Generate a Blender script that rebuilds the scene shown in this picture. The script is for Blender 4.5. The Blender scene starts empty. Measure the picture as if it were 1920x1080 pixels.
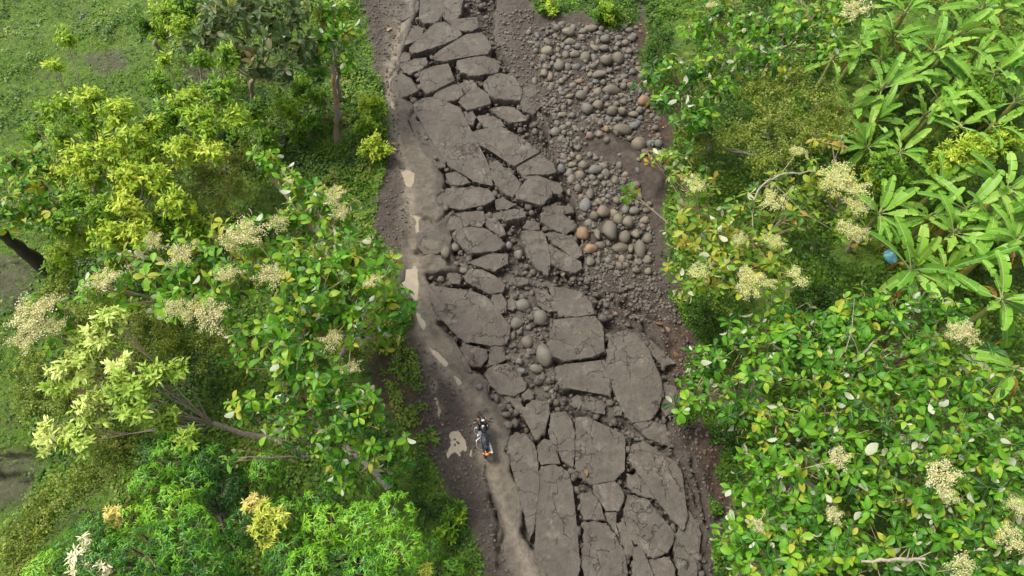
import bpy, bmesh, math, random
import numpy as np
from mathutils import Vector, Matrix, Euler

# ------------------------------------------------------------------ camera, sky, sun, exposure
scene = bpy.context.scene
C = scene.collection
CAM_H, PITCH, FPX = 28.0, 63.0, 1280.0
cam_d = bpy.data.cameras.new("camera")
cam_d.sensor_width = 36.0
cam_d.lens = 24.0
cam_d.clip_start = 0.5
cam_d.clip_end = 2000
cam = bpy.data.objects.new("camera", cam_d)
C.objects.link(cam)
cam.location = (0, 0, CAM_H)
cam.rotation_euler = (math.radians(90 - PITCH), 0, 0)
scene.camera = cam

SUN_EL, SUN_AZ = 58.0, -60.0          # azimuth measured clockwise from +y (up the road)
world = bpy.data.worlds.new("World")
scene.world = world
world.use_nodes = True
wn = world.node_tree
bg = wn.nodes["Background"]
sky = wn.nodes.new("ShaderNodeTexSky")
sky.sky_type = 'NISHITA'
sky.sun_disc = False
sky.sun_elevation = math.radians(SUN_EL)
sky.sun_rotation = math.radians(SUN_AZ)
sky.air_density = 1.0
sky.dust_density = 4.0
sky.ozone_density = 1.0
# high thin cloud whitens the sky light
bw = wn.nodes.new("ShaderNodeHueSaturation")
bw.inputs["Saturation"].default_value = 0.25
wn.links.new(sky.outputs[0], bw.inputs["Color"])
wn.links.new(bw.outputs[0], bg.inputs[0])
bg.inputs[1].default_value = 0.105
sun_d = bpy.data.lights.new("sun", 'SUN')
sun_d.energy = 1.5
sun_d.angle = math.radians(14)
sun_d.color = (1.0, 0.94, 0.82)
sun = bpy.data.objects.new("sun", sun_d)
C.objects.link(sun)
_sd = Vector((math.sin(math.radians(SUN_AZ)) * math.cos(math.radians(SUN_EL)),
              math.cos(math.radians(SUN_AZ)) * math.cos(math.radians(SUN_EL)),
              math.sin(math.radians(SUN_EL))))
sun.rotation_euler = _sd.to_track_quat('Z', 'Y').to_euler()
scene.view_settings.view_transform = 'Standard'
scene.view_settings.look = 'None'
scene.view_settings.exposure = 1.36
scene.view_settings.gamma = 1.0
scene.render.engine = 'CYCLES'
scene.cycles.max_bounces = 6
scene.cycles.diffuse_bounces = 2
scene.cycles.transmission_bounces = 4

rng = np.random.default_rng(7)
random.seed(7)
_cp, _sp = math.cos(math.radians(90 - PITCH)), math.sin(math.radians(90 - PITCH))

# ------------------------------------------------------------------ layout helpers
def P(u, v, z=0.0):
    """world point at height z that lies at survey pixel (u, v)"""
    x, y, d = (u - 960) / FPX, -(v - 540) / FPX, -1.0
    dy, dz = y * _cp - d * _sp, y * _sp + d * _cp
    t = (z - CAM_H) / dz
    return np.array([x * t, dy * t, z])

def PV(pts, z=0.0):
    return np.array([P(u, v, z)[:2] for u, v in pts])

ZOOM = {'A': (680, 0, 3.177), 'B': (680, 320, 3.177), 'C': (700, 560, 2.743), 'D': (740, 740, 2.909),
        'R1': (980, 20, 4.154), 'R2': (1020, 250, 3.723)}
def zpx(k, pts):
    ox, oy, s = ZOOM[k]
    return [(ox + x / s, oy + y / s) for x, y in pts]

def in_poly(px, py, poly):
    r = np.zeros(px.shape, bool)
    n = len(poly)
    j = n - 1
    for i in range(n):
        xi, yi = poly[i]
        xj, yj = poly[j]
        if yi != yj:
            c = ((yi > py) != (yj > py)) & (px < (xj - xi) * (py - yi) / (yj - yi) + xi)
            r ^= c
        j = i
    return r

def _hash(ix, iy, seed):
    h = (ix.astype(np.int64) * 374761393 + iy.astype(np.int64) * 668265263 + seed * 1274126177) & 0xFFFFFFFF
    h = ((h ^ (h >> 13)) * 1274126177) & 0xFFFFFFFF
    return ((h ^ (h >> 16)) & 0xFFFF) / 65535.0

def vnoise(x, y, s, seed=0):
    x = x / s
    y = y / s
    ix, iy = np.floor(x), np.floor(y)
    fx, fy = x - ix, y - iy
    fx = fx * fx * (3 - 2 * fx)
    fy = fy * fy * (3 - 2 * fy)
    a, b = _hash(ix, iy, seed), _hash(ix + 1, iy, seed)
    c, d = _hash(ix, iy + 1, seed), _hash(ix + 1, iy + 1, seed)
    return (a * (1 - fx) + b * fx) * (1 - fy) + (c * (1 - fx) + d * fx) * fy - 0.5

def fbm(x, y, s, seed=0, o=3):
    r = 0
    for k in range(o):
        r = r + vnoise(x, y, s / 2 ** k, seed + k * 17) / 2 ** k
    return r

def seg_dist(px, py, poly):
    d = np.full(px.shape, 1e9)
    for (x0, y0), (x1, y1) in zip(poly[:-1], poly[1:]):
        vx, vy = x1 - x0, y1 - y0
        t = np.clip(((px - x0) * vx + (py - y0) * vy) / (vx * vx + vy * vy + 1e-9), 0, 1)
        d = np.minimum(d, np.hypot(px - x0 - t * vx, py - y0 - t * vy))
    return d

# ------------------------------------------------------------------ object helpers
def make_mesh(name, V, F, attrs=None, smooth=False, mats=()):
    """V (n,3), F (m,4) or (m,3) arrays, attrs name->(n,) floats"""
    V = np.ascontiguousarray(V, dtype=np.float32)
    F = np.ascontiguousarray(F, dtype=np.int32)
    me = bpy.data.meshes.new(name)
    k = F.shape[1]
    me.vertices.add(len(V))
    me.vertices.foreach_set("co", V.ravel())
    me.loops.add(F.size)
    me.loops.foreach_set("vertex_index", F.ravel())
    me.polygons.add(len(F))
    me.polygons.foreach_set("loop_start", np.arange(0, F.size, k, dtype=np.int32))
    me.polygons.foreach_set("loop_total", np.full(len(F), k, dtype=np.int32))
    if smooth:
        me.polygons.foreach_set("use_smooth", np.ones(len(F), dtype=bool))
    me.update(calc_edges=True)
    for a, vals in (attrs or {}).items():
        at = me.attributes.new(a, 'FLOAT', 'POINT')
        at.data.foreach_set("value", np.ascontiguousarray(vals, dtype=np.float32))
    for m in mats:
        me.materials.append(m)
    return me

def link(name, me, parent=None, loc=None, rot=None, scale=None):
    o = bpy.data.objects.new(name, me)
    C.objects.link(o)
    if parent is not None:
        o.parent = parent
    if loc is not None:
        o.location = [float(c) for c in loc]
    if rot is not None:
        o.rotation_euler = rot
    if scale is not None:
        o.scale = scale
    return o

def thing(name, label, cat, loc=(0, 0, 0), group=None, rot=None):
    o = link(name, None, None, loc, rot)
    return tag(o, label, cat, group)

def tag(o, label=None, cat=None, group=None, kind=None):
    if label:
        o["label"] = label
    if cat:
        o["category"] = cat
    if group:
        o["group"] = group
    if kind:
        o["kind"] = kind
    return o

# ------------------------------------------------------------------ materials
def new_mat(name):
    m = bpy.data.materials.new(name)
    m.use_nodes = True
    nt = m.node_tree
    return m, nt, nt.nodes["Principled BSDF"], nt.nodes["Material Output"]

def N(nt, typ, **kw):
    n = nt.nodes.new(typ)
    for k, v in kw.items():
        setattr(n, k, v)
    return n

def noise(nt, scale, detail=4, rough=0.6, vec=None, w=None):
    n = N(nt, "ShaderNodeTexNoise")
    n.inputs["Scale"].default_value = scale
    n.inputs["Detail"].default_value = detail
    n.inputs["Roughness"].default_value = rough
    if vec is not None:
        nt.links.new(vec, n.inputs["Vector"])
    return n.outputs["Fac"]

def ramp(nt, fac, stops):
    r = N(nt, "ShaderNodeValToRGB")
    els = r.color_ramp.elements
    while len(els) < len(stops):
        els.new(0.5)
    for e, (p, c) in zip(els, stops):
        e.position = p
        e.color = (*c, 1) if len(c) == 3 else c
    nt.links.new(fac, r.inputs[0])
    return r.outputs[0]

def mix(nt, fac, a, b, mode='MIX'):
    m = N(nt, "ShaderNodeMix", data_type='RGBA', blend_type=mode)
    for sock, val in ((m.inputs[0], fac), (m.inputs[6], a), (m.inputs[7], b)):
        if hasattr(val, "links") or isinstance(val, bpy.types.NodeSocket):
            nt.links.new(val, sock)
        elif isinstance(val, (int, float)):
            sock.default_value = val
        else:
            sock.default_value = (*val, 1)
    return m.outputs[2]

def math_n(nt, op, a, b=None, clamp=False):
    m = N(nt, "ShaderNodeMath", operation=op)
    m.use_clamp = clamp
    for i, v in enumerate((a, b)):
        if v is None:
            continue
        if isinstance(v, (int, float)):
            m.inputs[i].default_value = v
        else:
            nt.links.new(v, m.inputs[i])
    return m.outputs[0]

def bump(nt, h, strength, dist, prev=None):
    b = N(nt, "ShaderNodeBump")
    b.inputs["Strength"].default_value = strength
    b.inputs["Distance"].default_value = dist
    nt.links.new(h, b.inputs["Height"])
    if prev is not None:
        nt.links.new(prev, b.inputs["Normal"])
    return b.outputs[0]

def attr(nt, name):
    a = N(nt, "ShaderNodeAttribute", attribute_name=name)
    return a.outputs["Fac"]

def simple_mat(name, col, rough=0.6, metal=0.0, var=0.25, nscale=8.0, bumpd=0.0):
    m, nt, p, out = new_mat(name)
    tc = N(nt, "ShaderNodeTexCoord").outputs["Object"]
    n = noise(nt, nscale, 5, 0.65, tc)
    dark = tuple(c * (1 - var) for c in col)
    light = tuple(min(1, c * (1 + var)) for c in col)
    c = ramp(nt, n, [(0.3, dark), (0.7, light)])
    nt.links.new(c, p.inputs["Base Color"])
    p.inputs["Roughness"].default_value = rough
    p.inputs["Metallic"].default_value = metal
    if bumpd:
        nt.links.new(bump(nt, n, 0.6, bumpd), p.inputs["Normal"])
    return m

def leaf_mat(name, stops, under=None, trans=0.36, rough=0.42, spec=0.22, mid=None):
    """stops: tint ramp; under: colour of the leaf's paler underside"""
    m, nt, p, out = new_mat(name)
    t = attr(nt, "tint")
    geo = N(nt, "ShaderNodeNewGeometry")
    pn = noise(nt, 2.5, 3, 0.6, geo.outputs["Position"])
    tt = math_n(nt, 'ADD', t, math_n(nt, 'MULTIPLY', math_n(nt, 'SUBTRACT', pn, 0.5), 0.22))
    c = ramp(nt, tt, stops)
    if mid is not None:
        e = attr(nt, "edge")
        f = ramp(nt, e, [(0.0, (1, 1, 1)), (mid[1], (0, 0, 0))])
        c = mix(nt, f, c, mid[0])
    if under is not None:
        c = mix(nt, geo.outputs["Backfacing"], c, under)
    nt.links.new(c, p.inputs["Base Color"])
    p.inputs["Roughness"].default_value = rough
    p.inputs["Specular IOR Level"].default_value = spec
    tr = N(nt, "ShaderNodeBsdfTranslucent")
    tc = mix(nt, 1.0, c, (1.25, 1.2, 0.3), 'MULTIPLY')
    nt.links.new(tc, tr.inputs[0])
    ms = N(nt, "ShaderNodeMixShader")
    ms.inputs[0].default_value = trans
    nt.links.new(p.outputs[0], ms.inputs[1])
    nt.links.new(tr.outputs[0], ms.inputs[2])
    nt.links.new(ms.outputs[0], out.inputs[0])
    return m

M = {}
M['teak'] = leaf_mat("broad_leaf", [(0.0, (0.016, 0.06, 0.008)), (0.3, (0.04, 0.15, 0.012)), (0.62, (0.105, 0.29, 0.016)), (0.88, (0.20, 0.38, 0.022)), (1.0, (0.36, 0.36, 0.04))],
                     under=(0.46, 0.50, 0.36), mid=((0.20, 0.31, 0.08), 0.12))
M['teak_dull'] = leaf_mat("broad_leaf_dull", [(0.0, (0.03, 0.055, 0.018)), (0.4, (0.055, 0.10, 0.03)), (0.75, (0.09, 0.15, 0.045)), (1.0, (0.17, 0.14, 0.06))],
                          under=(0.36, 0.40, 0.26), mid=((0.16, 0.2, 0.09), 0.12))
M['teak_yellow'] = leaf_mat("broad_leaf_yellow", [(0.0, (0.03, 0.09, 0.012)), (0.35, (0.08, 0.20, 0.02)), (0.65, (0.20, 0.32, 0.03)), (0.88, (0.36, 0.37, 0.04)), (1.0, (0.40, 0.28, 0.05))],
                            under=(0.46, 0.48, 0.30), mid=((0.3, 0.34, 0.1), 0.12))
M['mango'] = leaf_mat("narrow_leaf", [(0.0, (0.008, 0.04, 0.006)), (0.3, (0.035, 0.13, 0.01)), (0.6, (0.11, 0.29, 0.014)), (1.0, (0.25, 0.45, 0.025))], trans=0.14)
M['young'] = leaf_mat("young_leaf", [(0.0, (0.20, 0.30, 0.02)), (0.5, (0.50, 0.54, 0.08)), (1.0, (0.58, 0.46, 0.18))], trans=0.3)
M['lance'] = leaf_mat("lance_leaf", [(0.0, (0.035, 0.11, 0.008)), (0.4, (0.12, 0.25, 0.012)), (0.75, (0.28, 0.43, 0.03)), (1.0, (0.48, 0.54, 0.06))], trans=0.32)
M['pale'] = leaf_mat("pale_leaf", [(0.0, (0.12, 0.22, 0.03)), (0.35, (0.27, 0.42, 0.05)), (0.7, (0.48, 0.60, 0.14)), (1.0, (0.66, 0.72, 0.28))], trans=0.32)
M['fine'] = leaf_mat("fine_leaf", [(0.0, (0.06, 0.10, 0.015)), (0.45, (0.14, 0.20, 0.025)), (0.8, (0.26, 0.32, 0.045)), (1.0, (0.34, 0.30, 0.10))], trans=0.3)
M['herb'] = leaf_mat("herb_leaf", [(0.0, (0.016, 0.042, 0.006)), (0.4, (0.048, 0.115, 0.009)), (0.8, (0.12, 0.23, 0.014)), (1.0, (0.22, 0.22, 0.05))], trans=0.25)
M['grass'] = leaf_mat("grass_blade", [(0.0, (0.035, 0.085, 0.007)), (0.4, (0.08, 0.18, 0.01)), (0.8, (0.16, 0.28, 0.014)), (1.0, (0.28, 0.28, 0.07))], trans=0.25, rough=0.6, spec=0.2)
M['banana'] = leaf_mat("banana_leaf", [(0.0, (0.06, 0.18, 0.025)), (0.4, (0.12, 0.30, 0.03)), (0.75, (0.21, 0.42, 0.045)), (1.0, (0.34, 0.50, 0.08))],
                       under=(0.17, 0.30, 0.11), mid=((0.40, 0.48, 0.20), 0.16), rough=0.38)
M['banana_dry'] = leaf_mat("banana_leaf_dry", [(0.0, (0.20, 0.11, 0.04)), (1.0, (0.44, 0.26, 0.06))], trans=0.15, rough=0.7)
M['flower'] = leaf_mat("cream_flower", [(0.0, (0.36, 0.36, 0.12)), (0.5, (0.60, 0.56, 0.30)), (1.0, (0.78, 0.74, 0.52))], trans=0.2, rough=0.8, spec=0.1)
M['flower_y'] = leaf_mat("yellow_flower", [(0.0, (0.36, 0.40, 0.12)), (0.6, (0.60, 0.60, 0.26)), (1.0, (0.76, 0.73, 0.44))], trans=0.2, rough=0.8, spec=0.1)
M['dry'] = leaf_mat("dry_leaf", [(0.0, (0.09, 0.05, 0.03)), (0.5, (0.17, 0.10, 0.055)), (1.0, (0.34, 0.24, 0.13))], trans=0.1, rough=0.8, spec=0.1)
M['bark'] = simple_mat("bark", (0.26, 0.22, 0.17), 0.85, var=0.4, nscale=10, bumpd=0.03)
M['bark_dark'] = simple_mat("bark_dark", (0.045, 0.036, 0.03), 0.85, var=0.4, nscale=8, bumpd=0.03)
M['bark_orange'] = simple_mat("bark_orange", (0.27, 0.16, 0.085), 0.8, var=0.55, nscale=5, bumpd=0.04)
_nt = M['bark_orange'].node_tree
_ob = N(_nt, "ShaderNodeTexCoord").outputs["Object"]
_pb = _nt.nodes["Principled BSDF"]
_mx = mix(_nt, ramp(_nt, noise(_nt, 1.1, 4, 0.6, _ob), [(0.42, (0, 0, 0)), (0.56, (1, 1, 1))]), _pb.inputs["Base Color"].links[0].from_socket, (0.20, 0.175, 0.15))
_nt.links.new(_mx, _pb.inputs["Base Color"])
M['stem'] = simple_mat("stem", (0.24, 0.28, 0.09), 0.6, var=0.35, nscale=6)
M['twig'] = simple_mat("twig", (0.33, 0.26, 0.15), 0.8, var=0.3, nscale=6)

def earth_nodes(nt, slabby=False):
    pos = N(nt, "ShaderNodeNewGeometry").outputs["Position"]
    n1 = noise(nt, 0.7, 6, 0.65, pos)
    n2 = noise(nt, 4.0, 6, 0.7, pos)
    n3 = noise(nt, 26.0, 4, 0.7, pos)
    return pos, n1, n2, n3

def ground_material():
    m, nt, p, out = new_mat("earth")
    pos, n1, n2, n3 = earth_nodes(nt)
    soil = ramp(nt, n2, [(0.25, (0.034, 0.026, 0.021)), (0.5, (0.068, 0.054, 0.044)), (0.72, (0.112, 0.091, 0.074))])
    soil = mix(nt, math_n(nt, 'MULTIPLY', n1, 0.55), soil, (0.060, 0.047, 0.039))
    red = ramp(nt, n2, [(0.3, (0.034, 0.023, 0.017)), (0.7, (0.088, 0.058, 0.042))])
    soil = mix(nt, attr(nt, "red"), soil, red)
    hard = ramp(nt, n1, [(0.3, (0.062, 0.053, 0.043)), (0.5, (0.088, 0.076, 0.062)), (0.7, (0.118, 0.103, 0.084))])
    hard = mix(nt, ramp(nt, n2, [(0.32, (0.75, 0.75, 0.75)), (0.52, (0, 0, 0))]), hard, (0.05, 0.041, 0.034))
    soil = mix(nt, attr(nt, "packed"), soil, hard)
    gr = ramp(nt, n2, [(0.28, (0.035, 0.06, 0.010)), (0.5, (0.07, 0.13, 0.014)), (0.75, (0.13, 0.20, 0.02))])
    g = math_n(nt, 'MULTIPLY', attr(nt, "grass"), ramp(nt, n1, [(0.32, (0.45, 0.45, 0.45)), (0.45, (1, 1, 1))]), True)
    g = math_n(nt, 'MULTIPLY', g, ramp(nt, n2, [(0.32, (0.1, 0.1, 0.1)), (0.44, (1, 1, 1))]), True)
    c = mix(nt, g, soil, gr)
    silt = ramp(nt, n2, [(0.3, (0.155, 0.13, 0.10)), (0.7, (0.25, 0.213, 0.162))])
    tk = math_n(nt, 'MULTIPLY', attr(nt, "track"), ramp(nt, n2, [(0.25, (0.7, 0.7, 0.7)), (0.6, (1, 1, 1))]), True)
    c = mix(nt, tk, c, silt)
    speck = ramp(nt, n3, [(0.66, (0, 0, 0)), (0.74, (1, 1, 1))])
    c = mix(nt, math_n(nt, 'MULTIPLY', speck, 0.35), c, (0.26, 0.22, 0.18))
    nt.links.new(c, p.inputs["Base Color"])
    p.inputs["Roughness"].default_value = 0.82
    p.inputs["Specular IOR Level"].default_value = 0.25
    b = bump(nt, n2, 0.85, 0.16)
    b = bump(nt, n3, 0.7, 0.04, b)
    nt.links.new(b, p.inputs["Normal"])
    return m

def slab_material():
    m, nt, p, out = new_mat("cracked_crust")
    pos, n1, n2, n3 = earth_nodes(nt)
    oi = N(nt, "ShaderNodeObjectInfo").outputs["Random"]
    base = ramp(nt, n1, [(0.3, (0.068, 0.059, 0.048)), (0.5, (0.094, 0.082, 0.067)), (0.68, (0.124, 0.109, 0.090))])
    base = mix(nt, math_n(nt, 'MULTIPLY', oi, 0.45), base, (0.078, 0.067, 0.055))
    st = ramp(nt, n2, [(0.36, (1, 1, 1)), (0.54, (0, 0, 0))])
    c = mix(nt, math_n(nt, 'MULTIPLY', st, 0.5), base, (0.074, 0.058, 0.047))
    n0 = noise(nt, 1.9, 7, 0.72, pos)
    c = mix(nt, math_n(nt, 'MULTIPLY', ramp(nt, n0, [(0.50, (0, 0, 0)), (0.60, (1, 1, 1))]), 0.7), c, (0.062, 0.049, 0.040))
    nL = noise(nt, 0.9, 5, 0.75, pos)
    c = mix(nt, math_n(nt, 'MULTIPLY', ramp(nt, nL, [(0.56, (0, 0, 0)), (0.66, (1, 1, 1))]), 0.5), c, (0.185, 0.162, 0.13))
    vo = N(nt, "ShaderNodeTexVoronoi", feature='DISTANCE_TO_EDGE')
    vo.inputs["Scale"].default_value = 0.85
    wv = N(nt, "ShaderNodeVectorMath", operation='ADD')
    wn_ = N(nt, "ShaderNodeTexNoise")
    wn_.inputs["Scale"].default_value = 2.2
    wn_.inputs["Detail"].default_value = 5
    nt.links.new(pos, wn_.inputs["Vector"])
    nt.links.new(pos, wv.inputs[0])
    nt.links.new(wn_.outputs["Color"], wv.inputs[1])
    nt.links.new(wv.outputs[0], vo.inputs["Vector"])
    hair = ramp(nt, vo.outputs["Distance"], [(0.0, (1, 1, 1)), (0.018, (0, 0, 0))])
    hair = math_n(nt, 'MULTIPLY', hair, ramp(nt, noise(nt, 0.6, 2, 0.5, pos), [(0.43, (0, 0, 0)), (0.5, (1, 1, 1))]))
    c = mix(nt, math_n(nt, 'MULTIPLY', hair, 0.85), c, (0.03, 0.023, 0.018))
    geo = N(nt, "ShaderNodeNewGeometry")
    sx = N(nt, "ShaderNodeSeparateXYZ")
    nt.links.new(geo.outputs["True Normal"], sx.inputs[0])
    side = math_n(nt, 'SUBTRACT', 1.0, ramp(nt, sx.outputs[2], [(0.35, (0, 0, 0)), (0.75, (1, 1, 1))]))
    c = mix(nt, side, c, ramp(nt, n2, [(0.3, (0.07, 0.058, 0.047)), (0.7, (0.135, 0.113, 0.092))]))
    speck = ramp(nt, n3, [(0.66, (0, 0, 0)), (0.72, (1, 1, 1))])
    c = mix(nt, math_n(nt, 'MULTIPLY', speck, 0.45), c, (0.30, 0.27, 0.23))
    pit = ramp(nt, noise(nt, 14.0, 3, 0.6, pos), [(0.3, (1, 1, 1)), (0.38, (0, 0, 0))])
    c = mix(nt, math_n(nt, 'MULTIPLY', pit, 0.5), c, (0.05, 0.04, 0.033))
    nt.links.new(c, p.inputs["Base Color"])
    p.inputs["Roughness"].default_value = 0.75
    p.inputs["Specular IOR Level"].default_value = 0.3
    b = bump(nt, n1, 0.6, 0.35)
    b = bump(nt, n2, 0.75, 0.10, b)
    b = bump(nt, n3, 0.6, 0.025, b)
    b = bump(nt, math_n(nt, 'SUBTRACT', 1.0, hair), 0.8, 0.05, b)
    nt.links.new(b, p.inputs["Normal"])
    return m

M['earth'] = ground_material()
M['slab'] = slab_material()

def stone_mat(name, col):
    m, nt, p, out = new_mat(name)
    tc = N(nt, "ShaderNodeTexCoord").outputs["Object"]
    oi = N(nt, "ShaderNodeObjectInfo").outputs["Random"]
    vm = N(nt, "ShaderNodeVectorMath", operation='ADD')
    nt.links.new(tc, vm.inputs[0])
    cb = N(nt, "ShaderNodeCombineXYZ")
    nt.links.new(math_n(nt, 'MULTIPLY', oi, 50), cb.inputs[0])
    nt.links.new(cb.outputs[0], vm.inputs[1])
    v = vm.outputs[0]
    n = noise(nt, 1.6, 6, 0.7, v)
    n2 = noise(nt, 9.0, 4, 0.7, v)
    c = ramp(nt, n, [(0.25, tuple(x * 0.55 for x in col)), (0.5, col), (0.75, tuple(min(1, x * 1.35) for x in col))])
    c = mix(nt, math_n(nt, 'ADD', 0.12, math_n(nt, 'MULTIPLY', oi, 0.5)), c, (0.098, 0.085, 0.066))
    c = mix(nt, math_n(nt, 'MULTIPLY', ramp(nt, n2, [(0.5, (0, 0, 0)), (0.7, (1, 1, 1))]), 0.4), c, (0.10, 0.085, 0.07))
    nt.links.new(c, p.inputs["Base Color"])
    p.inputs["Roughness"].default_value = 0.72
    nt.links.new(bump(nt, n2, 0.5, 0.03), p.inputs["Normal"])
    return m

STONE = {'g': ('grey', (0.115, 0.105, 0.083)), 'b': ('blue-grey', (0.105, 0.111, 0.107)), 't': ('tan', (0.155, 0.128, 0.084)),
         'o': ('orange', (0.21, 0.125, 0.062)), 'r': ('reddish', (0.175, 0.118, 0.088)), 'd': ('brown', (0.112, 0.092, 0.064)),
         'w': ('white', (0.42, 0.40, 0.36))}
for k, (nm, c) in STONE.items():
    M['stone_' + k] = stone_mat("stone_" + nm.replace('-', '_'), c)

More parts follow.
